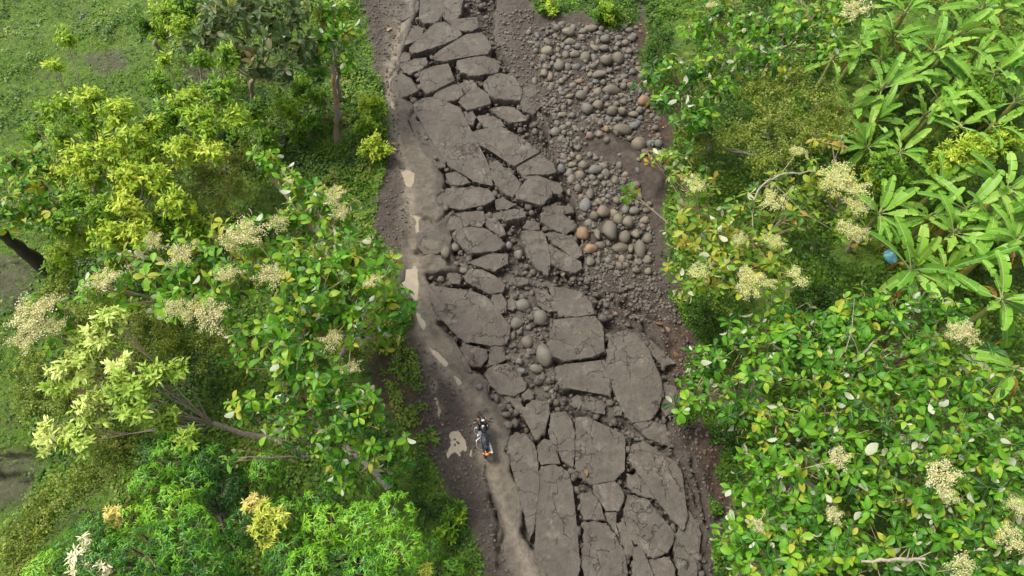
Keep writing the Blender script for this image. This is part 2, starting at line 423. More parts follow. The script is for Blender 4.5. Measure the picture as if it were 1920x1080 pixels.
# ------------------------------------------------------------------ survey of the road crust
SLABS = [
 ('A', [(345,5),(395,-10),(478,0),(470,95),(430,135),(375,140),(338,110),(355,50)]),
 ('A', [(487,0),(600,-5),(580,60),(560,115),(520,132),(484,95)]),
 ('A', [(512,135),(600,120),(680,105),(690,165),(655,185),(590,188),(545,165)]),
 ('A', [(215,220),(240,180),(300,150),(362,172),(352,210),(320,240),(250,265),(220,250)]),
 ('A', [(285,300),(320,260),(380,205),(430,150),(485,140),(520,165),(575,190),(588,215),(550,245),(480,275),(430,292),(350,318),(295,335)]),
 ('A', [(425,345),(470,310),(550,265),(620,220),(710,208),(740,250),(765,300),(745,330),(640,340),(560,358),(450,370)]),
 ('A', [(217,345),(240,305),(275,310),(282,350),(230,370)]),
 ('A', [(222,382),(300,357),(373,349),(384,385),(345,413),(285,435),(255,428)]),
 ('A', [(332,430),(400,405),(508,387),(528,440),(546,488),(480,518),(378,560),(347,510)]),
 ('A', [(567,377),(640,357),(740,349),(790,362),(818,400),(808,428),(720,447),(640,455),(587,437),(567,400)]),
 ('A', [(578,496),(625,477),(676,500),(650,537),(607,546),(583,525)]),
 ('A', [(413,575),(480,532),(560,507),(587,530),(597,568),(545,596),(490,597),(472,575)]),
 ('A', [(573,605),(600,577),(680,518),(722,550),(760,613),(700,632),(622,647)]),
 ('A', [(723,490),(760,455),(820,440),(890,460),(930,510),(945,560),(938,605),(870,598),(790,588),(752,560)]),
 ('A', [(177,470),(230,442),(288,472),(326,538),(290,558),(230,578),(172,530)]),
 ('A', [(167,430),(190,402),(232,411),(223,438),(182,458)]),
 ('A', [(308,620),(350,592),(450,582),(473,620),(442,653),(520,637),(577,642),(558,680),(582,720),(597,780),(617,850),(667,903),(727,943),(742,975),(757,1060),(773,1098),(700,1090),(620,1037),(560,1007),(514,982),(498,900),(454,840),(394,788),(364,720),(324,680)]),
 ('A', [(613,680),(648,653),(667,700),(657,737),(627,727)]),
 ('A', [(683,687),(720,682),(818,712),(846,744),(780,752),(702,733)]),
 ('A', [(758,655),(830,637),(900,642),(958,686),(986,710),(930,722),(872,727),(812,690)]),
 ('A', [(643,790),(690,772),(830,757),(890,792),(958,832),(1017,882),(1046,910),(950,942),(908,987),(882,982),(803,897),(722,867),(662,828)]),
 ('A', [(914,990),(962,943),(1060,918),(1108,952),(1150,1020),(1100,1037),(960,1042),(924,1018)]),
 ('A', [(274,702),(308,722),(366,772),(416,842),(476,902),(486,988),(452,988),(402,928),(352,838),(302,778)]),
 ('A', [(318,720),(350,712),(372,738),(345,748)]),
 ('A', [(744,982),(800,953),(846,1009),(790,1013)]),
 ('A', [(948,560),(1000,503),(1096,522),(1106,578),(1028,627),(1016,685),(960,658)]),
 ('B', [(498,17),(560,7),(618,41),(636,70),(590,80),(503,64)]),
 ('B', [(764,2),(880,2),(908,42),(936,70),(922,118),(893,156),(842,128),(803,89),(773,40)]),
 ('B', [(918,155),(952,102),(990,62),(1060,77),(1122,130),(1117,163),(1060,211),(1000,188),(922,174)]),
 ('B', [(952,38),(1040,27),(1120,62),(1191,110),(1178,138),(1122,120),(1062,70),(990,53)]),
 ('B', [(443,165),(500,107),(590,112),(680,102),(777,141),(782,173),(720,202),(600,226),(502,212),(458,189)]),
 ('B', [(798,171),(840,167),(907,205),(870,218),(802,223)]),
 ('B', [(778,250),(850,237),(920,222),(971,245),(967,273),(900,282),(860,297),(802,278)]),
 ('B', [(482,290),(518,244),(566,292),(626,325),(590,347),(522,347),(468,300)]),
 ('B', [(548,246),(640,242),(717,242),(727,308),(698,332),(622,303),(572,283)]),
 ('B', [(733,252),(770,263),(808,302),(846,378),(820,387),(772,348),(738,318)]),
 ('B', [(1078,215),(1130,202),(1190,217),(1252,207),(1261,234),(1180,257),(1083,248)]),
 ('B', [(1068,262),(1140,267),(1190,258),(1248,302),(1271,334),(1210,371),(1132,347),(1068,309)]),
 ('B', [(958,330),(990,293),(1047,312),(1051,343),(1000,347)]),
 ('B', [(538,380),(580,353),(650,343),(740,362),(798,402),(846,449),(820,467),(720,486),(632,496),(593,449),(553,419)]),
 ('B', [(948,370),(990,357),(1082,372),(1087,430),(1107,490),(1116,560),(1098,625),(1060,597),(1003,538),(978,480),(953,420)]),
 ('B', [(1093,382),(1150,377),(1258,402),(1287,450),(1306,500),(1260,517),(1192,467),(1132,427)]),
 ('B', [(1094,424),(1150,464),(1228,523),(1296,543),(1306,578),(1270,601),(1200,587),(1132,557),(1109,490)]),
 ('B', [(623,545),(700,522),(800,503),(857,503),(857,558),(790,596),(722,577)]),
 ('B', [(598,640),(650,593),(720,603),(798,652),(846,685),(832,717),(770,731),(692,697),(633,668)]),
 ('B', [(873,645),(920,633),(986,650),(977,668),(873,668)]),
 ('B', [(415,690),(500,702),(580,718),(700,748),(752,763),(767,832),(847,893),(877,922),(867,998),(848,1027),(760,1040),(682,1007),(602,1015),(542,957),(474,887),(433,847),(422,780)]),
 ('B', [(773,742),(828,738),(857,790),(852,842),(812,847),(793,800),(769,765)]),
 ('B', [(860,770),(890,760),(910,800),(890,830),(868,820)]),
 ('B', [(1038,720),(1080,703),(1128,752),(1156,836),(1112,837),(1044,788)]),
 ('B', [(1103,692),(1200,703),(1288,723),(1366,802),(1376,857),(1280,866),(1173,866),(1152,798)]),
 ('C', [(933,112),(1140,93),(1177,150),(1191,278),(1050,306),(982,320),(923,297),(899,240),(933,170)]),
 ('C', [(1212,192),(1290,168),(1368,212),(1417,272),(1437,350),(1476,420),(1466,557),(1428,616),(1332,636),(1284,578),(1254,498),(1224,418),(1204,300)]),
 ('C', [(948,352),(1050,333),(1186,314),(1211,400),(1216,505),(1150,477),(1060,457),(962,457),(943,400)]),
 ('C', [(453,260),(482,238),(581,257),(586,298),(548,346),(502,337),(468,300)]),
 ('C', [(608,252),(668,248),(681,308),(638,332),(593,341),(603,300)]),
 ('C', [(578,380),(602,358),(688,338),(738,392),(786,440),(776,467),(720,496),(652,486),(594,428)]),
 ('C', [(335,152),(420,236),(476,340),(506,380),(470,386),(404,318),(345,230)]),
 ('C', [(504,392),(540,388),(586,430),(591,472),(560,476),(513,438)]),
 ('C', [(698,512),(738,508),(776,560),(758,586),(722,548)]),
 ('C', [(768,600),(793,542),(830,523),(905,534),(906,590),(887,640),(876,697),(832,724),(814,658)]),
 ('C', [(1083,530),(1120,503),(1196,542),(1187,587),(1130,577),(1083,553)]),
 ('C', [(1023,510),(1058,493),(1077,540),(1058,562),(1028,547)]),
 ('C', [(1238,557),(1268,553),(1277,597),(1243,597)]),
 ('C', [(768,490),(800,463),(827,480),(817,512),(782,517)]),
 ('D', [(853,102),(930,93),(957,132),(981,200),(976,300),(966,396),(932,367),(883,298),(859,250),(844,190)]),
 ('D', [(993,132),(1050,123),(1128,192),(1198,262),(1248,213),(1251,300),(1246,417),(1213,427),(1198,466),(1080,486),(1034,467),(1034,388),(984,396),(989,300),(994,220)]),
 ('D', [(788,272),(820,243),(848,252),(877,300),(901,372),(860,372),(802,377),(788,340)]),
 ('D', [(618,240),(660,208),(718,228),(757,272),(771,330),(781,400),(766,430),(790,490),(756,560),(766,620),(766,700),(738,790),(722,690),(718,600),(694,480),(644,380),(616,310)]),
 ('D', [(783,420),(803,393),(860,383),(908,393),(947,432),(966,490),(966,560),(980,640),(985,740),(990,850),(995,990),(960,1012),(862,1012),(794,958),(770,900),(774,800),(794,700),(784,600),(819,540),(809,470)]),
 ('D', [(1083,502),(1140,488),(1198,478),(1232,521),(1246,560),(1222,627),(1152,631),(1124,570),(1089,530)]),
 ('D', [(1014,541),(1060,528),(1097,561),(1126,620),(1146,681),(1080,676),(1029,676),(1019,600)]),
 ('D', [(1034,702),(1080,694),(1152,703),(1177,742),(1216,792),(1256,872),(1265,990),(1256,1012),(1035,1012),(1045,900),(1040,800)]),
 ('D', [(1154,647),(1206,643),(1197,690),(1216,748),(1236,776),(1192,726),(1168,688)]),
 ('D', [(1273,548),(1320,558),(1387,578),(1427,642),(1476,702),(1515,742),(1515,800),(1487,856),(1440,876),(1382,881),(1342,827),(1294,787),(1274,718),(1259,640),(1264,590)]),
 ('D', [(1303,832),(1333,823),(1376,902),(1416,1005),(1300,1005),(1312,900)]),
 ('D', [(1388,902),(1440,889),(1498,884),(1526,952),(1530,1005),(1426,1005)]),
 ('D', [(1304,272),(1360,254),(1438,314),(1536,374),(1566,452),(1566,580),(1596,658),(1568,736),(1524,688),(1444,588),(1384,488),(1324,418),(1284,358)]),
 ('D', [(1273,433),(1330,443),(1397,502),(1426,567),(1380,557),(1302,527),(1269,497)]),
 ('B', [(330,372),(440,362),(520,392),(510,450),(450,486),(375,495),(322,440)]),
 ('B', [(372,512),(440,498),(486,540),(494,568),(420,596),(374,568)]),
 ('A', [(160,58),(212,14),(335,4),(326,62),(298,84),(240,116),(204,108)]),
 ('B', [(505,610),(560,606),(590,640),(575,672),(520,660)]),
 ('B', [(345,205),(430,185),(470,215),(450,262),(400,270),(350,250)]),
 ('D', [(1575,610),(1640,690),(1660,820),(1650,990),(1565,990),(1535,900),(1535,760),(1585,740)]),
 ('C', [(1310,160),(1420,205),(1500,290),(1555,330),(1490,340),(1440,275),(1380,205)]),
 ('C', [(1494,432),(1555,452),(1590,560),(1505,598),(1486,560)]),
 ('C', [(1340,650),(1430,628),(1500,650),(1560,760),(1480,740),(1400,700)]),
 ('D', [(1214,702),(1250,694),(1287,790),(1306,830),(1298,876),(1273,867),(1242,798)]),
]
SLAB_XY = [PV(zpx(k, p)) for k, p in SLABS]

CRACK_ZONE = PV([(790,-20),(772,45),(756,100),(748,135),(752,180),(780,194),(784,225),(810,285),(836,340),(824,372),(838,400),(852,440),(848,475),(858,500),(800,515),(812,545),(818,590),(850,630),(880,680),(905,700),(925,745),(945,775),(955,820),(948,842),(960,880),(975,905),(985,960),(992,1010),(1010,1040),(1020,1100),
                 (1335,1110),(1322,1040),(1314,985),(1298,930),(1282,880),(1258,840),(1262,780),(1260,700),(1242,655),(1212,625),(1180,600),(1150,570),(1112,540),(1095,505),(1090,450),(1085,420),(1072,375),(1058,340),(1045,315),(1030,270),(1010,225),(1000,190),(975,170),(945,110),(925,60),(930,-20)])
TRACK = PV([(765,-10),(742,80),(728,130),(729,190),(738,230),(750,280),(762,325),(768,380),(772,450),(774,520),(782,580),(800,635),(835,690),(870,725),(892,750)])
TRACK2 = PV([(905,850),(925,900),(945,960),(965,1010),(985,1060),(1000,1110)])
TRACK3 = PV([(798,640),(808,700),(818,750),(826,778)])
TRACK4 = PV([(775,390),(782,460),(786,520),(800,575),(825,625),(850,665)])
PUDDLES = [[(750,320),(762,317),(776,321),(775,338),(770,348),(762,346),(757,338)], [(773,399),(788,402),(784,415),(786,430),(778,433),(779,412)],
           [(757,503),(780,500),(783,530),(782,558),(774,562),(768,545),(748,532),(760,520)], [(778,583),(787,588),(799,612),(792,619),(784,604)],
           [(803,650),(818,657),(842,680),(838,687),(822,676)], [(848,698),(858,705),(867,718),(858,722)],
           [(843,812),(860,808),(872,826),(876,852),(866,842),(862,856),(852,846),(838,860),(836,850),(846,836)],
           [(731,188),(738,190),(741,201),(733,201)], [(815,745),(822,752),(828,776),(822,782)], [(880,845),(884,842),(884,856),(880,858)]]
PILE_HI = PV([(990,75),(1035,42),(1100,45),(1185,60),(1198,105),(1182,150),(1222,190),(1242,270),(1240,310),(1205,268),(1150,262),(1118,262),(1085,290),(1058,300),(1048,250),(1030,200),(1018,150),(1000,110)])
PILE_LO = PV([(1062,280),(1115,292),(1150,310),(1195,350),(1212,400),(1232,455),(1230,500),(1165,505),(1102,495),(1085,430),(1078,360),(1046,318)])
BERM = PV([(1112,250),(1130,262),(1160,290),(1195,320),(1232,352)])
SOIL_EDGE_R = PV([(1045,300),(1080,500),(1125,535),(1165,575),(1245,640),(1268,720),(1278,800),(1325,880),(1345,960),(1330,1100),(1450,1100),(1400,960),(1420,850),(1300,690),(1330,610),(1260,540),(1240,500),(1230,440),(1090,430)])
GRASS_L = PV([(-500,-80),(640,-80),(690,40),(700,130),(727,230),(715,320),(698,420),(740,480),(755,560),(770,640),(690,655),(725,760),(800,860),(860,950),(900,1040),(920,1150),(-300,1250)])
GRASS_R = PV([(1210,-80),(1215,40),(1205,130),(1262,230),(1265,300),(1245,400),(1265,500),(1335,590),(1305,680),(1420,800),(1400,900),(1365,1000),(1400,1150),(2300,1250),(2500,-80)])
GRASS_T = PV([(985,-30),(1195,-30),(1200,40),(1150,62),(1130,45),(1095,20),(1010,30)])
SOIL_PATCH = [PV(p) for p in ([(-80,470),(40,480),(60,520),(30,580),(-80,600)], [(-80,830),(60,850),(55,940),(-80,960)], [(690,650),(775,650),(785,770),(805,840),(740,805),(700,730)],
                              [(150,95),(230,90),(240,130),(170,135)], [(600,265),(700,270),(700,310),(610,300)], [(345,120),(420,120),(420,170),(350,165)])]
RED_ZONE = [PV(p) for p in ([(1190,60),(1225,30),(1240,120),(1260,240),(1280,330),(1240,330),(1210,240),(1195,160)], [(690,650),(780,650),(800,840),(740,810)], [(1250,590),(1330,600),(1300,700),(1420,820),(1400,980),(1345,960),(1300,820),(1260,740)])]
EXTRA_CRACKS = [(zpx('D', [(520,560),(545,640),(580,690),(605,770),(592,850)]), 0.09, 0.5),
                (zpx('A', [(300,650),(270,700),(300,780),(352,850),(404,940),(455,1000),(490,1010),(488,1070)]), 0.06, 0.35),
                (zpx('B', [(340,255),(400,275),(440,300),(470,260),(500,230)]), 0.07, 0.3), (zpx('B', [(320,470),(380,498),(450,490),(480,520),(530,545)]), 0.09, 0.35),
                (zpx('C', [(325,130),(380,160),(440,240),(470,320),(520,370)]), 0.12, 0.5), (zpx('A', [(170,330),(210,380),(165,440)]), 0.05, 0.25),
                ([(1175,560),(1205,600),(1225,640),(1240,680),(1262,692)], 0.16, 0.5), ([(1120,555),(1160,565),(1190,600)], 0.06, 0.25),
                ([(40,845),(85,850),(110,838)], 0.1, 0.4), ([(60,775),(100,785),(130,770)], 0.12, 0.4), ([(-10,900),(30,890),(40,905)], 0.12, 0.4), ([(10,460),(60,510),(95,520)], 0.08, 0.3), ([(65,560),(110,530)], 0.1, 0.4),
                ([(0,860),(55,855)], .1, .4), (zpx('D', [(395,1000),(430,940),(470,900)]), 0.05, 0.2),
                ([(1205,760),(1240,790),(1255,830)], 0.1, 0.3), ([(1285,940),(1300,1000),(1298,1080)], 0.12, 0.35), ([(1325,1010),(1320,1080)], 0.1, 0.4), ([(1222,690),(1244,760),(1252,830)], .1, .4), ([(1300,860),(1320,920),(1332,985)], .1, .4), ([(1262,835),(1292,885),(1312,945)], .09, .4), ([(1150,560),(1190,575),(1240,600),(1270,640)], .08, .3), ([(1100,540),(1140,545),(1180,540),(1220,560)], .06, .3), ([(700,520),(745,560),(765,610)], .05, .2), ([(905,870),(915,930),(935,990),(940,1060)], .06, .3), ([(690,380),(740,385),(760,380)], .04, .2), ([(1040,250),(1075,262),(1100,255)], .06, .3), ([(940,110),(970,160),(1005,195),(1030,215),(1035,260)], .09, .4)]

# ------------------------------------------------------------------ terrain raster
RX0, RX1, RY0, RY1, RS = -40.0, 40.0, -4.0, 48.0, 0.08
gx = np.arange(RX0, RX1, RS)
gy = np.arange(RY0, RY1, RS)
GX, GY = np.meshgrid(gx, gy)

def blur(a, n):
    for _ in range(n):
        a = (np.roll(a, 1, 0) + np.roll(a, -1, 0) + 2 * a) / 4
        a = (np.roll(a, 1, 1) + np.roll(a, -1, 1) + 2 * a) / 4
    return a

jx = GX + 0.35 * fbm(GX, GY, 0.8, 3)
jy = GY + 0.35 * fbm(GX, GY, 0.8, 9)
crack = in_poly(jx, jy, CRACK_ZONE)
soilr = in_poly(jx, jy, SOIL_EDGE_R)
pile = in_poly(jx, jy, PILE_HI) | in_poly(jx, jy, PILE_LO)
grass = (in_poly(jx, jy, GRASS_L) | in_poly(jx, jy, GRASS_R) | in_poly(jx, jy, GRASS_T)).astype(float)
grass[(np.abs(GX) > 34) | (GY > 43)] = 1
for sp_ in SOIL_PATCH:
    grass[in_poly(jx, jy, sp_)] = 0.25 if sp_ is not SOIL_PATCH[2] else 0.06
red = np.zeros_like(GX)
for sp_ in RED_ZONE:
    red[in_poly(jx, jy, sp_)] = 1
veg = blur(grass, 8)
H = -0.05 + 0.30 * fbm(GX, GY, 5.0, 5) * (0.25 + veg) + 0.10 * fbm(GX, GY, 0.9, 11) * (0.5 + 0.5 * veg)
zone = np.where(soilr, -0.30, 0.0) + np.where(pile, 0.05, 0.0)
H = H + blur(zone, 6)
bd = seg_dist(GX, GY, BERM)
H += 0.75 * np.exp(-(bd / 0.62) ** 2) * (1 + 0.3 * fbm(GX, GY, 0.7, 21))
# tyre ruts in the shoulder
for tr_, w_, d_ in ((TRACK, 0.22, 0.09), (TRACK2, 0.3, 0.05), (TRACK3, 0.12, 0.06), (TRACK4, 0.25, 0.07)):
    td = seg_dist(GX, GY, tr_) + 0.12 * fbm(GX, GY, 0.6, 31)
    H -= d_ * np.exp(-(td / w_) ** 2)
    H += 0.5 * d_ * np.exp(-((td - 2.2 * w_) / w_) ** 2)
# clods and ribs in the bare mud
rough = 0.75 + 0.9 * blur((soilr | pile).astype(float), 5)
H += (1 - veg) * rough * (0.13 * fbm(GX, GY, 0.45, 41, 2) + 0.09 * np.abs(fbm(GX, GY, 0.25, 43, 2)))
shallow = in_poly(jx, jy, PV([(845,470),(960,490),(1050,480),(1050,600),(1035,680),(1060,740),(1200,760),(1195,800),(1080,770),(990,750),(935,770),(905,700),(950,690),(930,600),(925,540),(850,520)])) | in_poly(jx, jy, PV([(1060,715),(1150,740),(1255,755),(1265,840),(1205,832),(1180,800)])) | in_poly(jx, jy, PV([(1095,500),(1150,565),(1215,620),(1262,690),(1262,780),(1225,760),(1230,680),(1190,620),(1130,590)])) | in_poly(jx, jy, PV([(1255,830),(1300,930),(1325,1040),(1330,1110),(1295,1110),(1290,960),(1255,880)])) | in_poly(jx, jy, PV([(940,20),(1010,190),(1030,260),(985,215),(930,120)]))
H = np.where(crack, np.minimum(H, 0) - np.where(shallow, 0.30, 0.62) + 0.22 * fbm(GX, GY, 0.5, 51) + 0.10 * fbm(GX, GY, 0.2, 53), H)
for pl, w_, d_ in EXTRA_CRACKS:
    td = seg_dist(jx, jy, PV(pl)) + 0.05 * fbm(GX, GY, 0.3, 61)
    H -= d_ * np.clip(1.25 - np.maximum(td, 0) / w_, 0, 1)
track = np.zeros_like(GX)
for tr_, w_, a_ in ((TRACK, 0.32, 1.0), (TRACK2, 0.34, .9), (TRACK3, 0.12, 1.0), (TRACK4, 0.3, 0.6)):
    td = seg_dist(GX, GY, tr_) + 0.2 * fbm(GX, GY, 0.5, 71)
    track = np.maximum(track, a_ * np.exp(-(np.maximum(td, 0) / w_) ** 2))
track = np.maximum(track, 0.35 * in_poly(jx, jy, PV([(740,120),(800,260),(850,560),(900,720),(960,860),(1010,1080),(960,1080),(900,860),(860,720),(790,640),(770,420),(745,240)])))
track[crack] *= 0.2
packed = in_poly(jx, jy, PV([(720,-30),(715,100),(735,240),(750,330),(750,460),(770,600),(800,680),(860,760),(890,860),(940,1000),(960,1120),(1310,1120),(1290,960),(1250,800),(1240,680),(1170,600),(1110,540),(1090,420),(1050,330),(1010,220),(960,110),(950,-30)])).astype(float) * 0.85
PUD = []
for pd in PUDDLES:
    w = PV(pd)
    msk = in_poly(GX, GY, w)
    lvl = float(np.percentile(H[msk], 55)) if msk.any() else 0.0
    PUD.append((w, lvl))
    near = blur(msk.astype(float), 3) > 0.08
    H = np.where(msk, lvl - 0.03, np.where(near & ~msk, np.maximum(H, lvl + 0.004), H))

def samp(R, x, y):
    fx = np.clip((np.asarray(x) - RX0) / RS, 0, R.shape[1] - 1.001)
    fy = np.clip((np.asarray(y) - RY0) / RS, 0, R.shape[0] - 1.001)
    ix, iy = fx.astype(int), fy.astype(int)
    ax, ay = fx - ix, fy - iy
    return (R[iy, ix] * (1 - ax) + R[iy, ix + 1] * ax) * (1 - ay) + (R[iy + 1, ix] * (1 - ax) + R[iy + 1, ix + 1] * ax) * ay

def zt(x, y):
    return samp(H, x, y)

def G(u, v, it=3):
    z = 0.0
    for _ in range(it):
        p = P(u, v, z)
        z = float(zt(p[0], p[1]))
    return P(u, v, z)

xs = np.concatenate([[-400, -200, -100, -70, -50], np.arange(-40, -9.5, 0.3), np.arange(-9.5, 12.5, 0.08), np.arange(12.5, 40.1, 0.3), [50, 70, 100, 200, 400]])
ys = np.concatenate([[-400, -150, -60, -20], np.arange(-4, 1.5, 0.5), np.arange(1.5, 35, 0.08), np.arange(35, 48, 0.5), [55, 70, 100, 200, 500]])
TX, TY = np.meshgrid(xs, ys)
TZ = zt(TX, TY)
nx, ny = len(xs), len(ys)
idx = np.arange(nx * ny).reshape(ny, nx)
F = np.stack([idx[:-1, :-1], idx[:-1, 1:], idx[1:, 1:], idx[1:, :-1]], -1).reshape(-1, 4)
gme = make_mesh("ground", np.stack([TX, TY, TZ], -1).reshape(-1, 3), F,
                {'grass': samp(blur(grass, 7), TX, TY).ravel(), 'track': samp(blur(track, 1), TX, TY).ravel(), 'red': samp(blur(red, 5), TX, TY).ravel(), 'packed': samp(blur(packed, 5), TX, TY).ravel()}, True, [M['earth']])
tag(link("ground", gme), "dark mud and green grass ground around the broken road", kind="structure")

# ------------------------------------------------------------------ road crust slabs
def refine(poly, step, jit, r):
    out = []
    n = len(poly)
    for i in range(n):
        a, b = poly[i], poly[(i + 1) % n]
        L = np.hypot(*(b - a))
        k = max(1, int(round(L / step)))
        nrm = np.array([-(b - a)[1], (b - a)[0]]) / max(L, 1e-6)
        for q in range(k):
            t = q / k
            o = 0 if q == 0 else r.normal() * jit
            out.append(a + (b - a) * t + nrm * o)
    return np.array(out)

def inset(poly, d):
    a = np.roll(poly, 1, 0)
    b = np.roll(poly, -1, 0)
    e = b - a
    n = np.stack([-e[:, 1], e[:, 0]], 1)
    n /= np.maximum(np.linalg.norm(n, axis=1, keepdims=True), 1e-6)
    area = 0.5 * np.sum(poly[:, 0] * np.roll(poly[:, 1], -1) - np.roll(poly[:, 0], -1) * poly[:, 1])
    return poly + n * d * (1 if area > 0 else -1)

def slab_mesh(name, poly, thick, r, mat, grow):
    poly = inset(poly, -grow)
    poly = refine(poly, 0.5, 0.075, r)
    poly = refine(poly, 0.12, 0.032, r)
    area = 0.5 * np.sum(poly[:, 0] * np.roll(poly[:, 1], -1) - np.roll(poly[:, 0], -1) * poly[:, 1])
    if area < 0:
        poly = poly[::-1]
    n = len(poly)
    jag = r.normal(size=n) * 0.035
    w0 = np.abs(np.convolve(np.tile(r.normal(size=n), 3), np.ones(5) / 5, 'same')[n:2 * n]) * 0.07
    rings = [(inset(poly, (0.028 + w0)[:, None]), 0.0 + r.normal(size=n) * 0.006), (inset(poly, (0.010 + w0 * 0.3)[:, None]), -0.014 - w0 * 0.2 + r.normal(size=n) * 0.01), (poly, -0.05 - w0 * 0.5 + r.normal(size=n) * 0.018),
             (inset(poly, 0.015 + jag[:, None]), np.full(n, -thick * 0.55)), (inset(poly, 0.03 + jag[:, None] * 1.4), np.full(n, -thick))]
    bm = bmesh.new()
    vs = [[bm.verts.new((p[0], p[1], z)) for p, z in zip(q, zz)] for q, zz in rings]
    f = bm.faces.new(vs[0])
    bmesh.ops.triangulate(bm, faces=[f], quad_method='BEAUTY', ngon_method='EAR_CLIP')
    for k in range(len(vs) - 1):
        for i in range(n):
            j = (i + 1) % n
            bm.faces.new((vs[k][i], vs[k + 1][i], vs[k + 1][j], vs[k][j]))
    bm.normal_update()
    me = bpy.data.meshes.new(name)
    bm.to_mesh(me)
    bm.free()
    me.materials.append(mat)
    return me

road = link("road", None)
tag(road, "dirt road broken by deep cracks into separate crust slabs", kind="structure")
sr = np.random.default_rng(21)
LIFT = {4: 0.34, 5: 0.38, 2: 0.12, 9: 0.22, 8: 0.14, 13: 0.25, 11: 0.12, 12: 0.12, 7: 0.08, 28: 0.2, 30: 0.12, 39: 0.18, 44: 0.16, 6: 0.0, 14: 0.0, 15: 0.0, 22: -0.08, 25: -0.02, 77: 0.06, 52: 0.08, 79: -.03, 80: -.03, 81: -.02, 82: -.03, 83: -.04, 84: -.05, 85: -.1, 86: -.12, 87: -.1}
def poly_center(p):
    return p.mean(0)
SLAB_TOP = []
for i, xy in enumerate(SLAB_XY):
    c = poly_center(xy)
    size = math.sqrt(abs(0.5 * np.sum(xy[:, 0] * np.roll(xy[:, 1], -1) - np.roll(xy[:, 0], -1) * xy[:, 1])))
    lift = 0.42 * LIFT.get(i, 0.02) + sr.normal() * 0.035
    if size < 0.9:
        lift -= 0.06
    # shrink slightly about the centre so the raised top keeps its outline
    me = slab_mesh("slab", (xy - c), 0.8 + max(0, lift), sr, M['slab'], 0.066 if i < 46 else 0.052)
    tilt = min(0.09, 0.055 / max(size, 0.5))
    o = link("slab", me, road, (c[0], c[1], lift), (sr.normal() * tilt, sr.normal() * tilt, 0))
    SLAB_TOP.append((xy, c, lift))

# muddy puddles in the ruts
def puddle_material():
    m, nt, p, out = new_mat("muddy_water")
    pos = N(nt, "ShaderNodeNewGeometry").outputs["Position"]
    n = noise(nt, 3, 3, 0.5, pos)
    nt.links.new(ramp(nt, n, [(0.3, (0.20, 0.158, 0.10)), (0.7, (0.245, 0.20, 0.13))]), p.inputs["Base Color"])
    p.inputs["Roughness"].default_value = 0.3
    return m
M['puddle'] = puddle_material()
for w, lvl in PUD:
    c = w.mean(0)
    q = refine(w - c, 0.06, 0.035, sr)
    q = (q + np.roll(q, 1, 0) + np.roll(q, -1, 0)) / 3 * 1.08
    bm = bmesh.new()
    f = bm.faces.new([bm.verts.new((a, b, 0)) for a, b in q])
    bmesh.ops.triangulate(bm, faces=[f])
    bm.normal_update()
    if sum(fc.normal.z for fc in bm.faces) < 0:
        bmesh.ops.reverse_faces(bm, faces=bm.faces)
    me = bpy.data.meshes.new("puddle")
    bm.to_mesh(me)
    bm.free()
    me.materials.append(M['puddle'])
    tag(link("puddle", me, None, (c[0], c[1], lvl - 0.004)), "shallow tan puddle of muddy water in the tyre rut", kind="structure")

# ------------------------------------------------------------------ stones
def rock_mesh(name, seed, sub=2, angular=0.0):
    r = np.random.default_rng(seed)
    bm = bmesh.new()
    bmesh.ops.create_icosphere(bm, subdivisions=sub, radius=1.0)
    dirs = [Vector(r.normal(size=3)).normalized() for _ in range(11)]
    offs = [0.66 + 0.28 * r.random() for _ in dirs]
    ph = r.random(6) * 6
    for v in bm.verts:
        p = v.co.copy()
        for d, o in zip(dirs, offs):           # soft flattening of faces
            e = p.dot(d) - o
            if e > 0:
                p -= d * e * (0.75 + angular)
        k = 1 + 0.05 * math.sin(3 * p.x + ph[0]) + 0.05 * math.sin(4 * p.y + ph[1]) + 0.04 * math.sin(5 * p.z + ph[2]) + 0.02 * math.sin(9 * p.x + 7 * p.y + ph[3])
        v.co = p * k
    me = bpy.data.meshes.new(name)
    bm.to_mesh(me)
    bm.free()
    for pl in me.polygons:
        pl.use_smooth = True
    return me

ROCKS = {}
for k in STONE:
    ROCKS[k] = []
    for s in range(6):
        me = rock_mesh("stone", 100 + s, 2)
        me.materials.append(M['stone_' + k])
        ROCKS[k].append(me)

